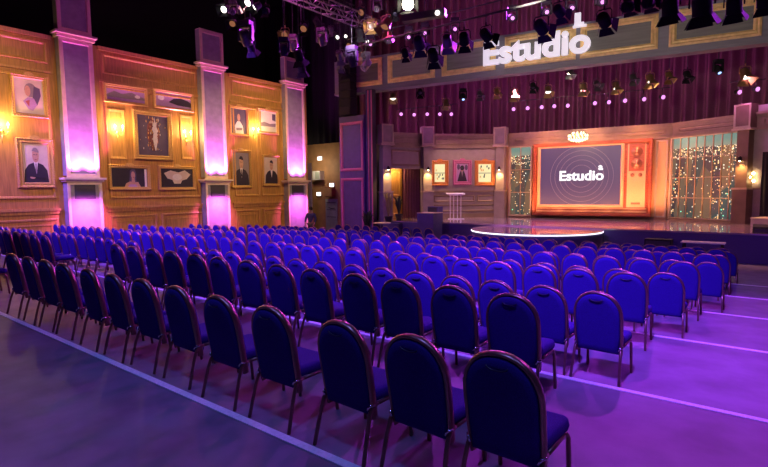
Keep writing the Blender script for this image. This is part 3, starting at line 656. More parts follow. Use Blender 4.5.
# set columns
def set_column(W, x, label, m='set_wall', wdt=.46, glow_=True):
    t = thing('set_column', label, 'column', W.w(x, 0, ZS), W.rz, 'capped columns of the stage set'); h = wdt / 2
    part('shaft', MB().bb(-h, h, -.35, .15, 1.5, 3.85), m, t)
    part('pedestal', MB().bb(-h - .06, h + .06, -.42, .15, 0, 1.42), m, t)
    part('ledge', MB().bb(-h - .09, h + .09, -.46, .15, 1.42, 1.5), 'set_trim', t)
    part('capital', MB().bb(-h - .1, h + .1, -.45, .15, 3.93, 4.9), m, t)
    part('capital_ledge', MB().bb(-h - .15, h + .15, -.5, .15, 3.85, 3.93), 'set_trim', t)
    part('capital_border', MB().rim(-h - .1, h + .1, 3.94, 4.9, [(0, -.44), (0, -.48), (.06, -.48), (.08, -.44)]), 'set_trim', t)
    l = thing('column_lamp', 'small downward lamp on the ' + label.split(',')[0].replace('capped ', ''), 'lamp', W.w(x, -.35, ZS + 2.72), W.rz, 'downward lamps on the set columns')
    part('bracket', MB().tube([(0, 0, 0), (0, -.1, .06), (0, -.13, .02)], .015, 6), 'dark', l)
    part('lamp_shade', MB().lathe([(.03, .05), (.05, .03), (.1, -.12), (.09, -.12), (.03, 0)], 12, (0, -.13, 0)), 'dark', l)
    part('bulb', MB().ball((0, -.13, -.1), .05, 8), 'bulb', l)
    return W.w(x, -.5, ZS + 2.55)
CL = [set_column(WA, 0, 'capped taupe column at the doorway, beside the indigo pier'), set_column(W2, 0, 'capped taupe column between the doorway and set pictures'), set_column(W3, -.1, 'capped taupe column between set pictures and slim city window')]
CL.append(set_column(W5, 0.0, 'capped brown column past the wide city window', 'set_brown'))
# pictures on the set wall
gs = 'pictures on the stage set wall'
def set_pic(px0, py0, px1, py1, label, art, fm='lit_gilt'):
    a, z1 = W2.px(px0, py0, -.05); b, z0 = W2.px(px1, py1, -.05); picture(W2, a, b, z0, z1, label, art, gs, fw=.2, beads=True, frame_mat=fm)
def lit_art(k):
    S = [('printed_bar', 'p_dark', [(-1, -.03), (1, -.03), (1, .03), (-1, .03)])]; rnd = random.Random(k)
    for i in range(9):
        x, z = rnd.uniform(-.85, .7), rnd.choice([-.7, -.5, -.3, .2, .4, .6]); S.append(('printed_patch', rnd.choice(['p_dark', 'p_violet', 'p_gold']), [(x, z), (x + .18, z), (x + .2, z + .22), (x + .02, z + .2)]))
    return ('lightbox', S)
set_pic(431, 160.5, 448.5, 185.5, 'gold framed lit picture of small panes nearest the doorway', lit_art(4))
set_pic(453, 160, 471.5, 185, 'violet picture of a dark bearded figure between two lit pictures', ('p_mauve', [('printed_robe', 'p_dark', [(-.8, -1), (-.5, -.2), (-.2, .3), (.2, .3), (.5, -.2), (.8, -1)]), ('printed_face', 'p_skin', ell(0, .25, .2, .3)), ('printed_hair', 'p_dark', ell(0, .5, .35, .28)), ('printed_petals', 'p_violet', ell(-.6, .6, .25, .3)), ('printed_petals', 'p_violet', ell(.65, .55, .25, .3)), ('printed_beard', 'p_grey', [(-.18, .15), (.18, .15), (0, -.45)])]), 'indigo_trim')
set_pic(475, 160.5, 494.5, 185.5, 'gold framed lit picture of small panes next to the column', lit_art(9))
# back wall with the giant television
struct('wall_television', MB().bb(0, L3, .1, .25, ZS, SETTOP), 'tv_light', W3.o, W3.rz)
tr = MB(); entab(tr, .3, L3, 3.98); tr.bb(.3, L3, -.02, .1, ZS, ZS + .12)
xp0, _ = W3.px(655, 180); xp1, _ = W3.px(667, 180)
struct('trim_10', tr, 'set_entab', W3.o, W3.rz)
t = thing('set_pilaster', 'flat pale orange pilaster between television and wide city window', 'pilaster', W3.w((xp0 + xp1) / 2, .1, ZS), W3.rz); hp = (xp1 - xp0) / 2
part('shaft', MB().bb(-hp, hp, -.12, 0, 0, 3.82), 'tv_light', t); part('border', MB().rim(-hp, hp, .1, 3.8, [(0, -.12), (0, -.16), (.06, -.16), (.08, -.12)]), 'set_trim', t)
# slim city window
def city_window(W, x0, x1, z0, z1, nx, nz, label, zoff=0):
    t = thing('city_window', label, 'window', W.w(0, 0, 0), W.rz)
    part('night_view', MB().bb(x0, x1, .02, .05, z0, z1), 'city', t, label='glowing picture of a city at night')
    fr = MB().rim(x0 - .08, x1 + .08, z0 - .08, z1 + .08, [(0, .06), (0, -.08), (.08, -.08), (.1, .02)]); part('frame', fr, 'set_trim', t)
    for i in range(1, nx): x = x0 + (x1 - x0) * i / nx; part('mullion', MB().bb(x - .018, x + .018, -.02, .02, z0, z1), 'mullion', t)
    for k in range(1, nz): z = z0 + (z1 - z0) * k / nz; part('crossbar', MB().bb(x0, x1, -.018, .018, z - .015, z + .015), 'mullion', t)
a, _ = W3.px(510.5, 180); b, _ = W3.px(530.5, 180)
city_window(W3, a, b, .22, 3.88, 2, 3, 'slim tall night city window beside the giant television')
city_window(W4, .02, L4 - .28, .2, 3.92, 8, 4, 'wide night city window panel at the brown column end of the set')
tr = MB(); entab(tr, 0, L4 - .1, 4.0); tr.bb(0, L4, -.1, .1, ZS, ZS + .1); struct('trim_11', tr, 'set_entab', W4.o, W4.rz)
struct('wall_city', MB().bb(0, L4, .06, .2, ZS, SETTOP), 'set_dark', W4.o, W4.rz)
# TV set
a, zt = W3.px(533, 139.5, -.5); b, _ = W3.px(652, 180, -.5)
z0, z1 = ZS + .14, 3.95
t = thing('giant_television', 'giant retro television set with violet screen and wooden case', 'television', W3.w(0, 0, 0), W3.rz)
part('case', MB().rim(a, b, z0, z1, [(0, .1), (0, -.45), (.05, -.5), (.12, -.5), (.18, -.42), (.2, -.3)]).bb(a + .1, b - .1, -.3, .1, z0 + .1, z1 - .1), 'tv_wood', t)
s0, sz1 = W3.px(540.5, 148.5, -.4); s1, _ = W3.px(621.5, 148, -.4); _, sz0 = W3.px(540.5, 204.5, -.4)
part('screen', MB().bb(s0, s1, -.36, -.3, sz0, sz1), 'screen', t)
part('screen_border', MB().rim(s0 - .14, s1 + .14, sz0 - .14, sz1 + .14, [(0, -.3), (0, -.42), (.06, -.45), (.13, -.4), (.15, -.36)]), 'tv_light', t)
cxs, czs = (s0 + s1) / 2 + .1, (sz0 + sz1) / 2 - .02
for k, r in enumerate((.56, .82, 1.05, 1.28, 1.5)):
    part('screen_ring', MB().tube([(cxs + r * math.cos(q), -.36, max(sz0 + .02, min(sz1 - .02, czs + r * math.sin(q)))) for q in [2 * PI * j / 56 for j in range(56)]], .011, 4, closed=True), 'screen_ring', t)
lettering('Estudio', t, cxs - 1.05, cxs + 1.06, czs - .2, .5, -.372, .008, 'screen_text', 'screen_letter', bold=.03)
lettering('a', t, cxs + .8, cxs + 1.02, czs + .3, .33, -.372, .008, 'screen_text', 'screen_letter', bold=.03)
c0, cz1 = W3.px(628, 145, -.45); c1, _ = W3.px(646.5, 145, -.45); cz1 = sz1 + .14; cz0 = sz0 - .12; cc = (c0 + c1) / 2; hh = (c1 - c0) / 2; hgt = cz1 - cz0
part('control_panel', MB().bb(c0, c1, -.36, -.28, cz0, cz1), 'tv_light', t)
part('dial_plate', MB().bb(c0 + .06, c1 - .06, -.375, -.36, cz0 + hgt * .55, cz1 - .12), 'tv_wood', t)
for zf in (.84, .66):
    d = part('dial', MB().lathe([(.24, 0), (.24, .05), (.2, .07), (.09, .075), (.08, .12), (.02, .125)], 24, (cc, -.375, cz0 + hgt * zf), T=Matrix.Rotation(PI / 2, 4, 'X')), 'tv_dial', t)
    part('dial_pointer', MB().bb(cc - .02, cc + .02, -.51, -.495, cz0 + hgt * zf - .03, cz0 + hgt * zf + .18), 'tv_light', d)
for s in (-1, 1): part('knob', MB().lathe([(.09, 0), (.09, .05), (.06, .09), (.01, .09)], 14, (cc + s * .17, -.36, cz0 + hgt * .49), T=Matrix.Rotation(PI / 2, 4, 'X')), 'tv_dial', t)
gr = MB()
for i in range(14): x = c0 + .1 + (c1 - c0 - .2) * i / 13; gr.bb(x - .012, x + .012, -.375, -.36, cz0 + .35, cz0 + hgt * .42)
part('speaker_grille', gr, 'tv_light', t)
part('nameplate', MB().bb(cc - .2, cc + .2, -.37, -.36, cz0 + .14, cz0 + .24), 'tv_dial', t)
part('lower_shelf', MB().bb(a + .2, b - .2, -.44, -.3, z0 + .2, z0 + .28).bb(a + .2, b - .2, -.4, -.3, z0 + .36, z0 + .4), 'tv_light', t)
# wall past the brown column
struct('wall_wing', MB().bb(.2, L5, .0, .15, ZS, 4.9), 'set_wall', W5.o, W5.rz)
tr = MB(); entab(tr, .3, L5, 3.98); tr.bb(.3, L5, -.06, 0, 1.5, 1.58); struct('trim_12', tr, 'set_entab', W5.o, W5.rz)
x0, _ = W5.px(761, 190, -.1); dp = MB(); pts = [(x0 + 1.6 * i / 30, -.12 + .04 * math.sin(i * 1.4)) for i in range(31)]
dp.loft([[(x, y, z) for x, y in pts] for z in (ZS + .35, 3.0)], 0, False, False, True, False); dp.loft([[(x, y + .03, z) for x, y in reversed(pts)] for z in (ZS + .35, 3.0)], 0, False, False, True, False)
tag(link('wing_curtain', dp.mesh('wing_curtain', 'black_cloth'), None, W5.o, (0, 0, W5.rz)), 'dark curtain on the wing wall past the brown column', 'curtain')
t = thing('candle_sconce', 'brass sconce with warm bulbs on the wing wall past the brown column', 'sconce', W5.w(W5.px(752, 176)[0], 0, W5.px(752, 176)[1]), W5.rz)
part('backplate', MB().bb(-.04, .04, -.03, 0, -.2, .2), 'brass', t)
for dx, dz in ((-.16, .1), (.12, .1), (-.02, -.05), (.14, -.2)): a_ = part('arm', MB().tube([(0, -.03, 0), (dx, -.12, dz - .06)], .012, 6), 'brass', t); part('bulb', MB().ball((dx, -.12, dz), .06, 8), 'bulb', a_)
box_thing('side_platform', 'low grey platform on the stage past the city window', 'platform', (.75, 24.1, ZS), W5.rz, 2.6, .9, .3, 'set_wall', 'stone')

# stage curtain
poly = [(-18.9, 22.0), (-16.5, 25.2), (-13.2, 28.6), (-8, 30.6), (-3, 30.4), (1.5, 28.6), (4.5, 26), (8.6, 22.6)]
def smooth_poly(P, n):
    out = []; segs = []
    for i in range(len(P) - 1):
        p0 = Vector(P[max(0, i - 1)]); p1 = Vector(P[i]); p2 = Vector(P[i + 1]); p3 = Vector(P[min(len(P) - 1, i + 2)])
        for k in range(n):
            t_ = k / n; out.append(.5 * ((2 * p1) + (p2 - p0) * t_ + (2 * p0 - 5 * p1 + 4 * p2 - p3) * t_ * t_ + (3 * p1 - p0 - 3 * p2 + p3) * t_ ** 3))
    out.append(Vector(P[-1])); return out
sp = smooth_poly(poly, 110); cp = []; s_ = 0
for i, p in enumerate(sp):
    q = sp[min(i + 1, len(sp) - 1)]; o_ = sp[max(i - 1, 0)]; d = (q - o_).normalized(); n = Vector((-d.y, d.x))
    if i: s_ += (p - sp[i - 1]).length
    cp.append(p + n * (.23 * math.sin(s_ * 2 * PI / .52 + .8 * math.sin(s_ * .9)) + .05 * math.sin(s_ * 5.1)))
cu = MB(); cu.loft([[(p.x, p.y, z) for p in cp] for z in (ZS, 4, 8.5, 13.2)], 0, False, False, True, False); cu.loft([[(p.x, p.y + .04, z) for p in reversed(cp)] for z in (ZS, 13.2)], 0, False, False, True, False)
tag(link('stage_curtain', cu.mesh('stage_curtain', 'curtain')), 'tall pleated plum stage curtain curving behind the set', 'curtain')

# chandelier
p = at_y(578, 137, 24.6)
t = thing('chandelier', 'glowing crystal chandelier hanging in front of the television', 'chandelier', (p.x, p.y, p.z)); t.scale = (.85, .85, .85)
part('chain', MB().tube([(0, 0, .3), (0, 0, 2.6)], .008, 6), 'dark', t)
part('frame', MB().lathe([(.03, .3), (.05, .2), (.03, .0), (.06, -.1), (.01, -.16)], 10).tube([(.5 * math.cos(q), .5 * math.sin(q), 0) for q in [2 * PI * i / 24 for i in range(24)]], .015, 6, closed=True).tube([(.3 * math.cos(q), .3 * math.sin(q), .14) for q in [2 * PI * i / 24 for i in range(24)]], .015, 6, closed=True), 'brass', t)
for rr, zz, n in ((.5, 0, 14), (.3, .14, 9)):
    for i in range(n): q = 2 * PI * i / n; part('candle_bulb', MB().lathe([(.01, 0), (.028, .05), (.02, .11), (.003, .14)], 6, (rr * math.cos(q), rr * math.sin(q), zz)), 'bulb_soft', t)
for rr, zz, n in ((.5, -.1, 20), (.38, -.16, 16), (.25, -.2, 12), (.1, -.24, 6)):
    for i in range(n): q = 2 * PI * (i + .5) / n; part('crystal', MB().lathe([(.002, .06), (.03, .0), (.002, -.06)], 6, (rr * math.cos(q), rr * math.sin(q), zz), smooth=False), 'crystal', t)

# ------------------------------------------------------------------ rig: trusses, battens, lamps
def truss(p0, p1, label, s=.4):
    t = thing('truss', label, 'truss', p0); d = Vector(p1) - Vector(p0); L = d.length; u = d.normalized(); v = Vector((-u.y, u.x, 0)).normalized(); w_ = Vector((0, 0, 1)); h = s / 2; n = int(L / s)
    cs = [v * a + w_ * b for a, b in ((-h, -h), (h, -h), (h, h), (-h, h))]
    for c_ in cs: part('chord', MB().tube([c_, c_ + d], .028, 8), 'steel', t)
    lac = MB()
    for i in range(n):
        for k in range(4):
            a, b = cs[k], cs[(k + 1) % 4]
            if i % 2: a, b = b, a
            lac.tube([a + u * (L * i / n), b + u * (L * (i + 1) / n)], .012, 5)
    part('lacing', lac, 'steel', t)
def batten(p0, p1, label, r=.026):
    t = thing('lighting_batten', label, 'batten', p0, 0, 'lighting battens'); d = Vector(p1) - Vector(p0); part('pipe', MB().tube([(0, 0, 0), d], r, 8), 'pipe', t)
    hg = int(d.length / 4) + 1
    for i in range(hg + 1): q = d * (i / hg * .96 + .02); part('suspension_wire', MB().tube([q, (q.x, q.y, 13.38 - p0[2])], .006, 5), 'pipe', t)
TZ = 8.1
truss((-12.75, 4.6, TZ), (-12.75, 16.5, TZ), 'steel box truss running over the aisle side seating')
truss((-12.5, 13.2, 8.6), (-2, 13.2, 8.6), 'steel box truss crossing over the middle rows')
batten((-8.5, 10, 5.3), (3, 10, 5.3), 'black batten carrying the dark hooded lamps over the middle rows')
batten((-13.5, 15.2, 7.55), (1, 15.2, 7.55), 'black batten carrying the glowing magenta lamps before the beam')
LB = Wall(WB.w(0, 1.2).x, WB.w(0, 1.2).y, WB.rz)
batten(LB.w(.2, 0, 7.3), LB.w(19.5, 0, 7.3), 'black batten behind the beam over the stage')

BASE = {}
def base_meshes():
    RX = Matrix.Rotation(-PI / 2, 4, 'X')           # lathe axis z -> +y (lens direction)
    BASE['can'] = MB().lathe([(.09, -.2), (.13, -.17), (.15, -.1), (.155, .12), (.16, .13), (.16, .15), (.14, .15), (.135, .1)], 16, T=RX)
    BASE['lens'] = MB().lathe([(.002, .125), (.08, .122), (.138, .105), (.138, .1)], 16, T=RX)
    BASE['yoke'] = MB().tube([(-.19, 0, 0), (-.19, 0, .2), (-.15, 0, .26), (.15, 0, .26), (.19, 0, .2), (.19, 0, 0)], .016, 6).tube([(0, 0, .26), (0, 0, .36)], .022, 6)
    for i in range(4):
        T = Matrix.Rotation(i * PI / 2, 4, 'Y')
        BASE['barn%d' % i] = MB().loft([[T @ Vector(v) for v in l] for l in ([(-.13, .15, .15), (.13, .15, .15), (.13, .155, .155), (-.13, .155, .155)], [(-.2, .32, .24), (.2, .32, .24), (.2, .325, .247), (-.2, .325, .247)])])
    BASE['small_can'] = MB().lathe([(.04, -.1), (.065, -.08), (.07, .06), (.075, .07), (.062, .07)], 12, T=RX)
    BASE['small_lens'] = MB().lathe([(.002, .082), (.05, .08), (.066, .072)], 12, T=RX)
    BASE['mh_base'] = MB().bb(-.17, .17, -.12, .12, .3, .44)
    BASE['mh_yoke'] = MB().bb(-.21, -.15, -.07, .07, -.08, .32).bb(.15, .21, -.07, .07, -.08, .32).bb(-.21, .21, -.07, .07, .26, .32)
    BASE['mh_head'] = MB().lathe([(.06, -.22), (.12, -.2), (.145, -.1), (.145, .12), (.13, .2), (.11, .2)], 16, T=RX)
    BASE['mh_lens'] = MB().lathe([(.002, .205), (.07, .2), (.108, .18)], 14, T=RX)
base_meshes(); CACHE = {}
def bm(k, m):
    if (k, m) not in CACHE: CACHE[(k, m)] = BASE[k].mesh(k, m)
    return CACHE[(k, m)]
def lamp(kind, pos, label, group, lens='lens_off', body='body', yaw=0, pitch=-.5, sc=1.0, pipe_z=None):
    name = {'fresnel': 'stage_lamp', 'moving': 'moving_head_lamp', 'par': 'par_lamp'}[kind]
    t = thing(name, label, 'stage light', pos, yaw, group); t.scale = (sc, sc, sc); R_ = (pitch, 0, 0)
    if kind == 'fresnel':
        link('yoke', bm('yoke', body), t); b = link('body', bm('can', body), t, None, R_); link('lens', bm('lens', lens), b)
        for i in range(4): link('barn_door', bm('barn%d' % i, 'body' if body == 'body' else body), b)
        top = .36
    elif kind == 'moving':
        link('base', bm('mh_base', body), t); link('yoke', bm('mh_yoke', body), t); b = link('head', bm('mh_head', body), t, None, R_); link('lens', bm('mh_lens', lens), b); top = .44
    else:
        b = link('body', bm('small_can', body), t, None, R_); link('lens', bm('small_lens', lens), b); top = .05
    if pipe_z is not None and pipe_z > pos[2] + top * sc + .005:
        link('hanger', MB().tube([(0, 0, top - .01), (0, 0, (pipe_z - pos[2]) / sc)], .014, 6).mesh('hanger', 'pipe'), t)
    return t
# hooded lamps on the dark batten (seen from behind, pointing at the stage)
g = 'dark hooded lamps on the batten over the middle rows'
for i, (px, py, sc, ln, bd, ptc) in enumerate([(405, 55, .75, 'lens_off', 'body', -.9), (419, 45, 1.15, 'lens_off', 'lamp_violet', -.7), (433, 57, 1.1, 'lens_off', 'body', -.8), (447, 43, 1.0, 'lens_off', 'body_grey', -.9), (464, 41, 1.0, 'lens_off', 'body', -1.0), (486, 37, 1.0, 'lens_off', 'body', -.7),
        (541, 29, 1.1, 'lens_off', 'lamp_violet', -.5), (559, 13, .9, 'lens_off', 'lamp_violet', -.5), (604, 22, 1.0, 'lens_off', 'body', -.6), (627, 9, .9, 'lens_white', 'body', .4), (648, 5, .9, 'lens_white', 'body', .4), (670, 9, 1.15, 'lens_off', 'body', -1.2), (702, 8, 1.35, 'lens_off', 'body', -1.2), (734, 8, 1.0, 'lens_off', 'body', -1.1), (764, 2, .9, 'lens_off', 'body', -1.1)]):
    p = at_y(px, py - 2, 10.0); lamp('fresnel', p, 'dark hooded stage lamp, ' + ORD[i + 1] + ' along its batten from the panelled wall side', g, ln, bd, .35 if i < 5 else -.1, ptc * .6 if ptc > -1.1 else ptc, sc * .72, 5.27)
g = 'glowing magenta lamps on the batten before the beam'
MAG = []
for i, (px, py) in enumerate([(371, 44), (389, 40), (409, 37), (425, 33), (455, 29), (512, 18), (546, 12), (571, 8), (601, 2)]):
    p = at_y(px, py, 15.2); MAG.append(p); lamp('moving', p, 'magenta glowing lamp, ' + ORD[i + 1] + ' along the batten from the panelled wall side', g, 'lens_mag', 'body', PI + .55, -.35, .8, 7.52)
p = at_y(408, 5, 13.2); lamp('fresnel', p, 'bright white lamp shining towards the seats under the crossing truss', None, 'lens_hot', 'body', PI + .6, -.2, 1.3, 8.42)
p = at_y(424, 16, 12.6); t = thing('strip_light', 'long grey strip light housing near the bright white lamp', 'stage light', p, .25); part('housing', MB().bb(-.65, .65, -.12, .12, -.1, .1), 'body_grey', t); part('end_lamp', MB().ball((.45, -.15, -.02), .07, 8), 'lens_white', t); part('hanger', MB().tube([(0, 0, .1), (0, .3, 8.4 - p.z)], .014, 6), 'pipe', t)
# lamps under the aisle truss
TAKEN = []
def place(cands, sc):
    room = lambda p: min([(p - q).length - .5 * (sc + s2) * 1.15 for q, s2 in TAKEN] or [1])
    ok = [p for p in cands if room(p) > 0]; p = ok[0] if ok else max(cands, key=room)
    TAKEN.append((p, sc)); return p
for X in (-13.35, -12.15, -13.95, -11.55, -14.55, -10.95): batten((X, 5.0, 8.9), (X, 15.5, 8.9), 'black batten beside the aisle truss, ' + {-13.35: 'close on its wall side', -12.15: 'close on its middle side', -13.95: 'further on its wall side', -11.55: 'further on its middle side', -14.55: 'outermost on its wall side', -10.95: 'outermost on its middle side'}[X])
for Y, l in ((14.3, 'third'), (13.6, 'second'), (15.0, 'fourth'), (12.9, 'first'), (15.7, 'fifth')): batten((-14, Y, 9.6), (-8.5, Y, 9.6), 'black batten of the cluster above the indigo pier, ' + l + ' towards the stage')
g = 'lamps clustered under the aisle truss'
for i, (px, py, kd, sc, ln, bd, yw, ptc) in enumerate([(225, 9, 'fresnel', .8, 'lens_white', 'body', 3.6, -.5), (233, 11, 'moving', .8, 'lens_off', 'body_grey', 3.9, -.6), (241, 9, 'moving', 1.0, 'lens_off', 'lamp_violet', 3.2, -.7), (249, 2, 'fresnel', .8, 'lens_white', 'body', 3.5, -.6), (233, 23, 'fresnel', .7, 'lens_amber', 'body', 3.8, -.6), (251, 28, 'moving', .9, 'lens_off', 'lamp_violet', .5, -.6), (246, 38, 'moving', 1.25, 'lens_off', 'body_grey', .4, -1.0), (251, 47, 'fresnel', .95, 'lens_off', 'lamp_violet', .4, -.9), (257, 6, 'fresnel', .8, 'lens_white', 'body', 3.0, -.6),
        (266, 11, 'fresnel', .8, 'lens_off', 'body', 3.6, -.4), (285, 34, 'fresnel', .9, 'lens_amber', 'body_gold', 3.7, -.6), (304, 28, 'fresnel', .9, 'lens_amber', 'body', 3.7, -.6), (284, 50, 'moving', 1.0, 'lens_off', 'lamp_violet', .7, -1.2), (293, 46, 'moving', 1.1, 'lens_off', 'body_grey', .5, -.9), (299, 56, 'fresnel', 1.0, 'lens_off', 'body', .2, -1.1), (302, 68, 'fresnel', 1.05, 'lens_off', 'body', .6, -1.2), (322, 40, 'moving', 1.1, 'lens_off', 'body_grey', .3, -.9), (317, 22, 'fresnel', .9, 'lens_off', 'body', .3, -.6)]):
    p = place([at_x(px, py, X) for X in (-12.75, -13.35, -12.15, -13.95, -11.55, -14.55, -10.95)], sc); lamp(kd, p, ('hooded lamp' if kd == 'fresnel' else 'moving head lamp') + ' under the aisle truss, ' + ORD[i % 18 + 1] + ' counting from its far rear end' if i < 18 else 'hooded lamp tucked against the aisle truss at its stage half', g, ln, bd, yw, ptc, sc * .85, 8.87 if abs(p.x + 12.75) > .2 else TZ - .23)
for i, (px, py, kd, sc, ln, bd, yw, ptc) in enumerate([(340, 56, 'fresnel', 1.0, 'lens_off', 'body_grey', .4, -.7), (352, 60, 'moving', 1.2, 'lens_off', 'lamp_violet', .2, -.9), (366, 65, 'moving', 1.15, 'lens_off', 'body_grey', 2.6, -.9), (350, 45, 'fresnel', 1.0, 'lens_amber', 'body', 3.4, -.6), (338, 37, 'fresnel', .5, 'lens_white', 'body', 3.5, -.5), (346, 36, 'fresnel', .5, 'lens_white', 'body', 3.6, -.5), (360, 32, 'fresnel', 1.0, 'lens_off', 'body', .5, -.6), (372, 26, 'fresnel', 1.1, 'lens_amber', 'body_gold', 3.6, -.4), (386, 24, 'fresnel', 1.2, 'lens_amber', 'body_gold', 3.2, -1.0), (345, 72, 'fresnel', .95, 'lens_off', 'body', .1, -1.2), (335, 14, 'fresnel', 1.0, 'lens_amber', 'body', .1, -.5), (362, 12, 'fresnel', 1.0, 'lens_amber', 'body', 3.4, -.5), (378, 8, 'moving', 1.0, 'lens_off', 'body_grey', 3.4, -.5), (331, 30, 'fresnel', .8, 'lens_off', 'body_grey', .4, -.8), (356, 46, 'fresnel', .8, 'lens_off', 'body', .3, -.9), (367, 41, 'fresnel', .7, 'lens_white', 'body', 3.7, -.5), (341, 66, 'fresnel', .8, 'lens_off', 'body_grey', .8, -.8), (361, 54, 'fresnel', .8, 'lens_off', 'body_gold', .9, -.9), (396, 13, 'fresnel', .9, 'lens_off', 'body', 3.3, -.9), (389, 37, 'fresnel', .7, 'lens_off', 'body', .2, -.9)]):
    p = place([at_y(px, py, Y) for Y in (14.3, 13.6, 15.0, 12.9, 15.7)], sc); lamp(kd, p, ('hooded lamp' if kd == 'fresnel' else 'moving head lamp') + ' in the stage-side cluster above the indigo pier, ' + ORD[i + 1] + ' of the cluster', 'lamps clustered above the indigo pier', ln, bd, yw, ptc, sc * .85, 9.57)
# lamps behind the beam over the stage
g = 'stage lamps hanging behind the beam'
DN = []
for i, (px, py, kd, sc, ln, bd, ptc) in enumerate([(393, 97, 'fresnel', 1.25, 'lens_white', 'body_gold', -1.0), (420, 92, 'fresnel', 1.2, 'lens_off', 'body', -.7), (446, 103, 'fresnel', 1.2, 'lens_white', 'body_gold', -1.25), (463, 97, 'moving', 1.2, 'lens_blue', 'body', -.9), (480, 94, 'fresnel', 1.1, 'lens_off', 'body_grey', -1.0), (497, 92, 'fresnel', 1.1, 'lens_off', 'body_gold', -1.1), (514, 94, 'fresnel', 1.2, 'lens_white', 'body_gold', -1.2), (533, 86, 'fresnel', 1.1, 'lens_off', 'body', -1.0), (548, 90, 'fresnel', 1.2, 'lens_white', 'body_gold', -1.0), (570, 71, 'fresnel', 1.2, 'lens_hot', 'body_grey', -1.25), (583, 88, 'fresnel', 1.2, 'lens_white', 'body_gold', -1.25), (597, 84, 'fresnel', 1.1, 'lens_off', 'body_grey', -.7), (616, 86, 'fresnel', 1.2, 'lens_white', 'body_gold', -1.25), (633, 78, 'fresnel', 1.1, 'lens_off', 'body_grey', -1.0), (650, 79, 'fresnel', 1.3, 'lens_white', 'body_gold', -1.25), (669, 76, 'fresnel', 1.1, 'lens_off', 'body_gold', -1.1), (687, 75, 'fresnel', 1.1, 'lens_off', 'body', -1.1), (718, 70, 'moving', 1.2, 'lens_blue', 'body', -.9), (745, 74, 'fresnel', 1.5, 'lens_white', 'body_gold', -1.1)]):
    x, z = LB.px(px, py); p = LB.w(x, 0, z); DN.append(p)
    lamp(kd, p, ('hooded stage lamp' if kd == 'fresnel' else 'blue glowing moving head lamp') + ' behind the beam, ' + (ORD[i + 1] + ' along from the indigo pier' if i < 18 else 'furthest from the indigo pier'), g, ln, bd, PI + WB.rz + .5, ptc, sc * .75, 7.26)
SM = []
for nm, lst in (('by the indigo pier', [(401, 114), (414, 114.5), (427, 114), (439.5, 114), (451, 114)]), ('over the slim city window', [(513, 109), (527, 108), (541, 107), (553.5, 106), (567, 105.5)]), ('over the television', [(594, 103), (608, 102), (624, 100.5), (643, 99), (662, 97)]), ('over the brown column', [(738, 92), (756, 89)])):
    LW = Wall(LB.w(0, .9).x, LB.w(0, .9).y, WB.rz); ends = [LW.px(*lst[0]), LW.px(*lst[-1])]
    zz = sum(LW.px(*q)[1] for q in lst) / len(lst) + .38
    a = LW.w(ends[0][0] - .3, 0, zz); b = LW.w(ends[1][0] + .3, 0, zz)
    batten(a, b, 'thin black batten of small magenta lamps ' + nm, .018)
    for i, q in enumerate(lst):
        x, z = LW.px(*q); p = LW.w(x, 0, z); SM.append(p)
        lamp('par', p, 'small magenta lamp, ' + ORD[i + 1] + ' from the pier side, ' + nm, 'small magenta lamps ' + nm, 'lens_mag', 'body', PI + WB.rz + .55, -.25, 1.35, zz - .022)

# ------------------------------------------------------------------ light
def aim(o, tgt): o.rotation_euler = (Vector(tgt) - o.location).to_track_quat('-Z', 'Y').to_euler()
def spot(loc, tgt, c, W_, ang=60, blend=.6, r=.15):
    d = bpy.data.lights.new('spot', 'SPOT'); d.color = c; d.energy = W_; d.spot_size = math.radians(ang); d.spot_blend = blend; d.shadow_soft_size = r
    o = bpy.data.objects.new('spot', d); COL.objects.link(o); o.location = loc; aim(o, tgt); return o
def point(loc, c, W_, r=.08):
    d = bpy.data.lights.new('point', 'POINT'); d.color = c; d.energy = W_; d.shadow_soft_size = r
    o = bpy.data.objects.new('point', d); COL.objects.link(o); o.location = loc; return o
WARM = (1, .62, .24); MAGE = (1, .12, .95); BLUE = (.22, .06, 1); VIO = (.52, .04, .95); AMB = (1, .36, .14)
for p in lampspots: point(p, WARM, 85, .1)
# warm washes on the panelled wall from the truss
for y in (4.8, 11.2, 16.8): spot((-13.5, y - .6, 7.6), (-21, y, 3.6), (1, .66, .28), 1400, 66, .8)
# pink uplights and downlights on the pilasters
for x in PIL:
    for dx in (-.32, .32):
        spot(WL.w(x + dx, -.66, 2.26), WL.w(x + dx * .5, -.33, 3.6), MAGE, 820, 95, 1, .06)
        spot(WL.w(x + dx * .6, -1.3, 1.7), WL.w(x + dx * .6, -.33, .7), MAGE, 420, 76, 1, .06)
# blue wash over the seats from behind and above, starting past the two rearmost rows
for x in (-19, -15.5, -12, -8.5, -5, -1.5): spot((x + .6, .3, 8.8), (x, 8.7, -.3), BLUE, 12000, 45, .95, .15)
# cold fill straight down on the floor behind the last row
for x in (-6, -1.5, 2.5): spot((x, .6, 9.5), (x, 1.0, 0), (.16, .2, 1), 950, 60, .9, .3)
# violet back light from the stage side batten onto floor and seats
for x in (-15, -11, -7, -3, 1): spot((x, 15.4, 7.4), (x + .4, 5.0, -.3), VIO, 1600, 72 if x < -13 else 95, .6, .12)
spot((2.5, 12.5, 7.2), (0, 4.0, -.2), (.5, .05, 1), 1200, 70, .6, .12)
spot((-12.7, 9, 7.6), (-2.5, 2.6, 0), (1, .1, .35), 110, 40, .7, .12)
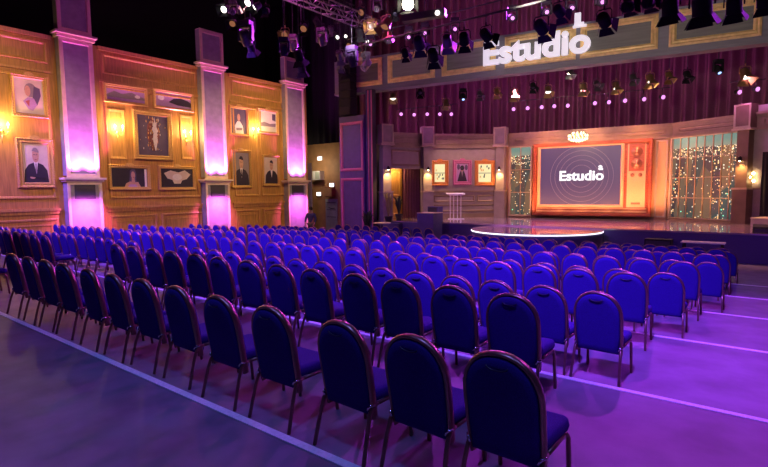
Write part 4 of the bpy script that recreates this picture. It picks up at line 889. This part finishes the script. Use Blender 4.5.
# stage
for p, ln in zip(DN, [1, 0, 1, 2, 0, 0, 1, 0, 1, 1, 1, 0, 1, 0, 1, 0, 0, 2, 1]):
    if ln == 1 and p is not DN[-1]: spot(p + Vector((0, .1, -.3)), p + Vector((.0, 3.2, -6)), (1, .55, .4), 160, 75, .8, .15)
for p in SM: point(p + Vector((0, .1, -.05)), (1, .2, .9), 26, .06)
for p in MAG: point(p + Vector((.1, -.3, 0)), (1, .2, 1), 8, .1)
for p in CL: spot(p, p + Vector((0, 0, -1)), (1, .55, .16), 130, 120, .9, .04)
# amber footlights at the television and city wall
for i in range(6): p = W3.w(1.8 + 1.15 * i, -1.6, ZS + .25); spot(p, W3.w(1.8 + 1.15 * i, 0, 2.6), AMB, 330, 110, .9, .1)
for i in range(3): spot(W3.w(2.4 + 2.1 * i, -1.4, 4.7), W3.w(2.4 + 2.1 * i, .1, 3.2), AMB, 200, 110, .9, .1)
spot(W4.w(L4 * .5, -1.3, ZS + .2), W4.w(L4 * .5, 0, 3.2), AMB, 300, 120, .9, .1)
cpos = at_y(578, 137, 24.6); point(cpos + Vector((0, -.1, .1)), (1, .75, .4), 160, .3)
for i in range(2): spot(W2.w(1.2 + 1.9 * i, -1.8, 4.9), W2.w(1.2 + 1.9 * i, 0, 2.0), (1, .55, .4), 115, 90, .9, .15)
spot(W3.w(4, -3.5, 6.2), W3.w(4, 0, 7.5), (.9, .2, .4), 160, 150, 1, .3)
spot((-10, 23.5, 5.6), (-9, 30, 9), (.9, .25, .55), 260, 140, 1, .3); spot((-1, 24, 5.6), (0, 29, 9), (.9, .3, .55), 200, 140, 1, .3)
# warm key on the beam and doorway lamp, work light in the wing
spot((-4, 9.5, 5.4), (-4.5, 21.5, 7.6), (1, .86, .7), 2200, 60, .8, .2); spot((-11, 12, 6.4), (-12, 20.8, 7.6), (.9, .75, .85), 700, 60, .8, .2)
spot((-11, 22.3, 9), (-14, 28.6, 10.5), (.85, .15, 1), 420, 110, 1, .2)
spot((-5, 23, 9), (-5, 30.4, 10.8), (.85, .15, 1), 350, 110, 1, .2)
spot((-14, 12, 6.5), (-17.4, 19.7, 2.0), (.5, .13, 1), 650, 40, .8, .15)
for x, cc_ in ((-9.5, (.8, .3, 1)), (-6.5, (1, .3, .8)), (-4, (1, .45, .4)), (-1, (1, .4, .35)), (-11.5, (.8, .5, .8))): spot((x, 22.5, 6.4), (x, 22.3, 0), cc_, 1500, 62, .9, .15)
spot((-8, 17, 7.2), (-8, 19, 0), (.75, .2, 1), 2000, 50, .9, .15)
for x in (-14, -7, 0): spot((x, 8, 8.0), (x + .6, 19.6, -.2), (.3, .1, 1), 1500, 36, .9, .15)
point(WA.w(1.0, .6, 2.6), (1, .6, .2), 40, .1)
point((-22.5, 21.8, 3.2), (1, .8, .55), 50, .2)
for y in (8.2, 10.2, 12.4): point((-12.7, y, 8.85), (1, .1, .75), 110, .08)
wld = bpy.data.worlds.new('world'); SC.world = wld; wld.use_nodes = True
wld.node_tree.nodes['Background'].inputs[0].default_value = (.02, .015, .04, 1); wld.node_tree.nodes['Background'].inputs[1].default_value = .3
SC.view_settings.view_transform = 'Standard'; SC.view_settings.look = 'None'; SC.view_settings.gamma = 1; SC.view_settings.exposure = 0
SC.view_settings.use_curve_mapping = False
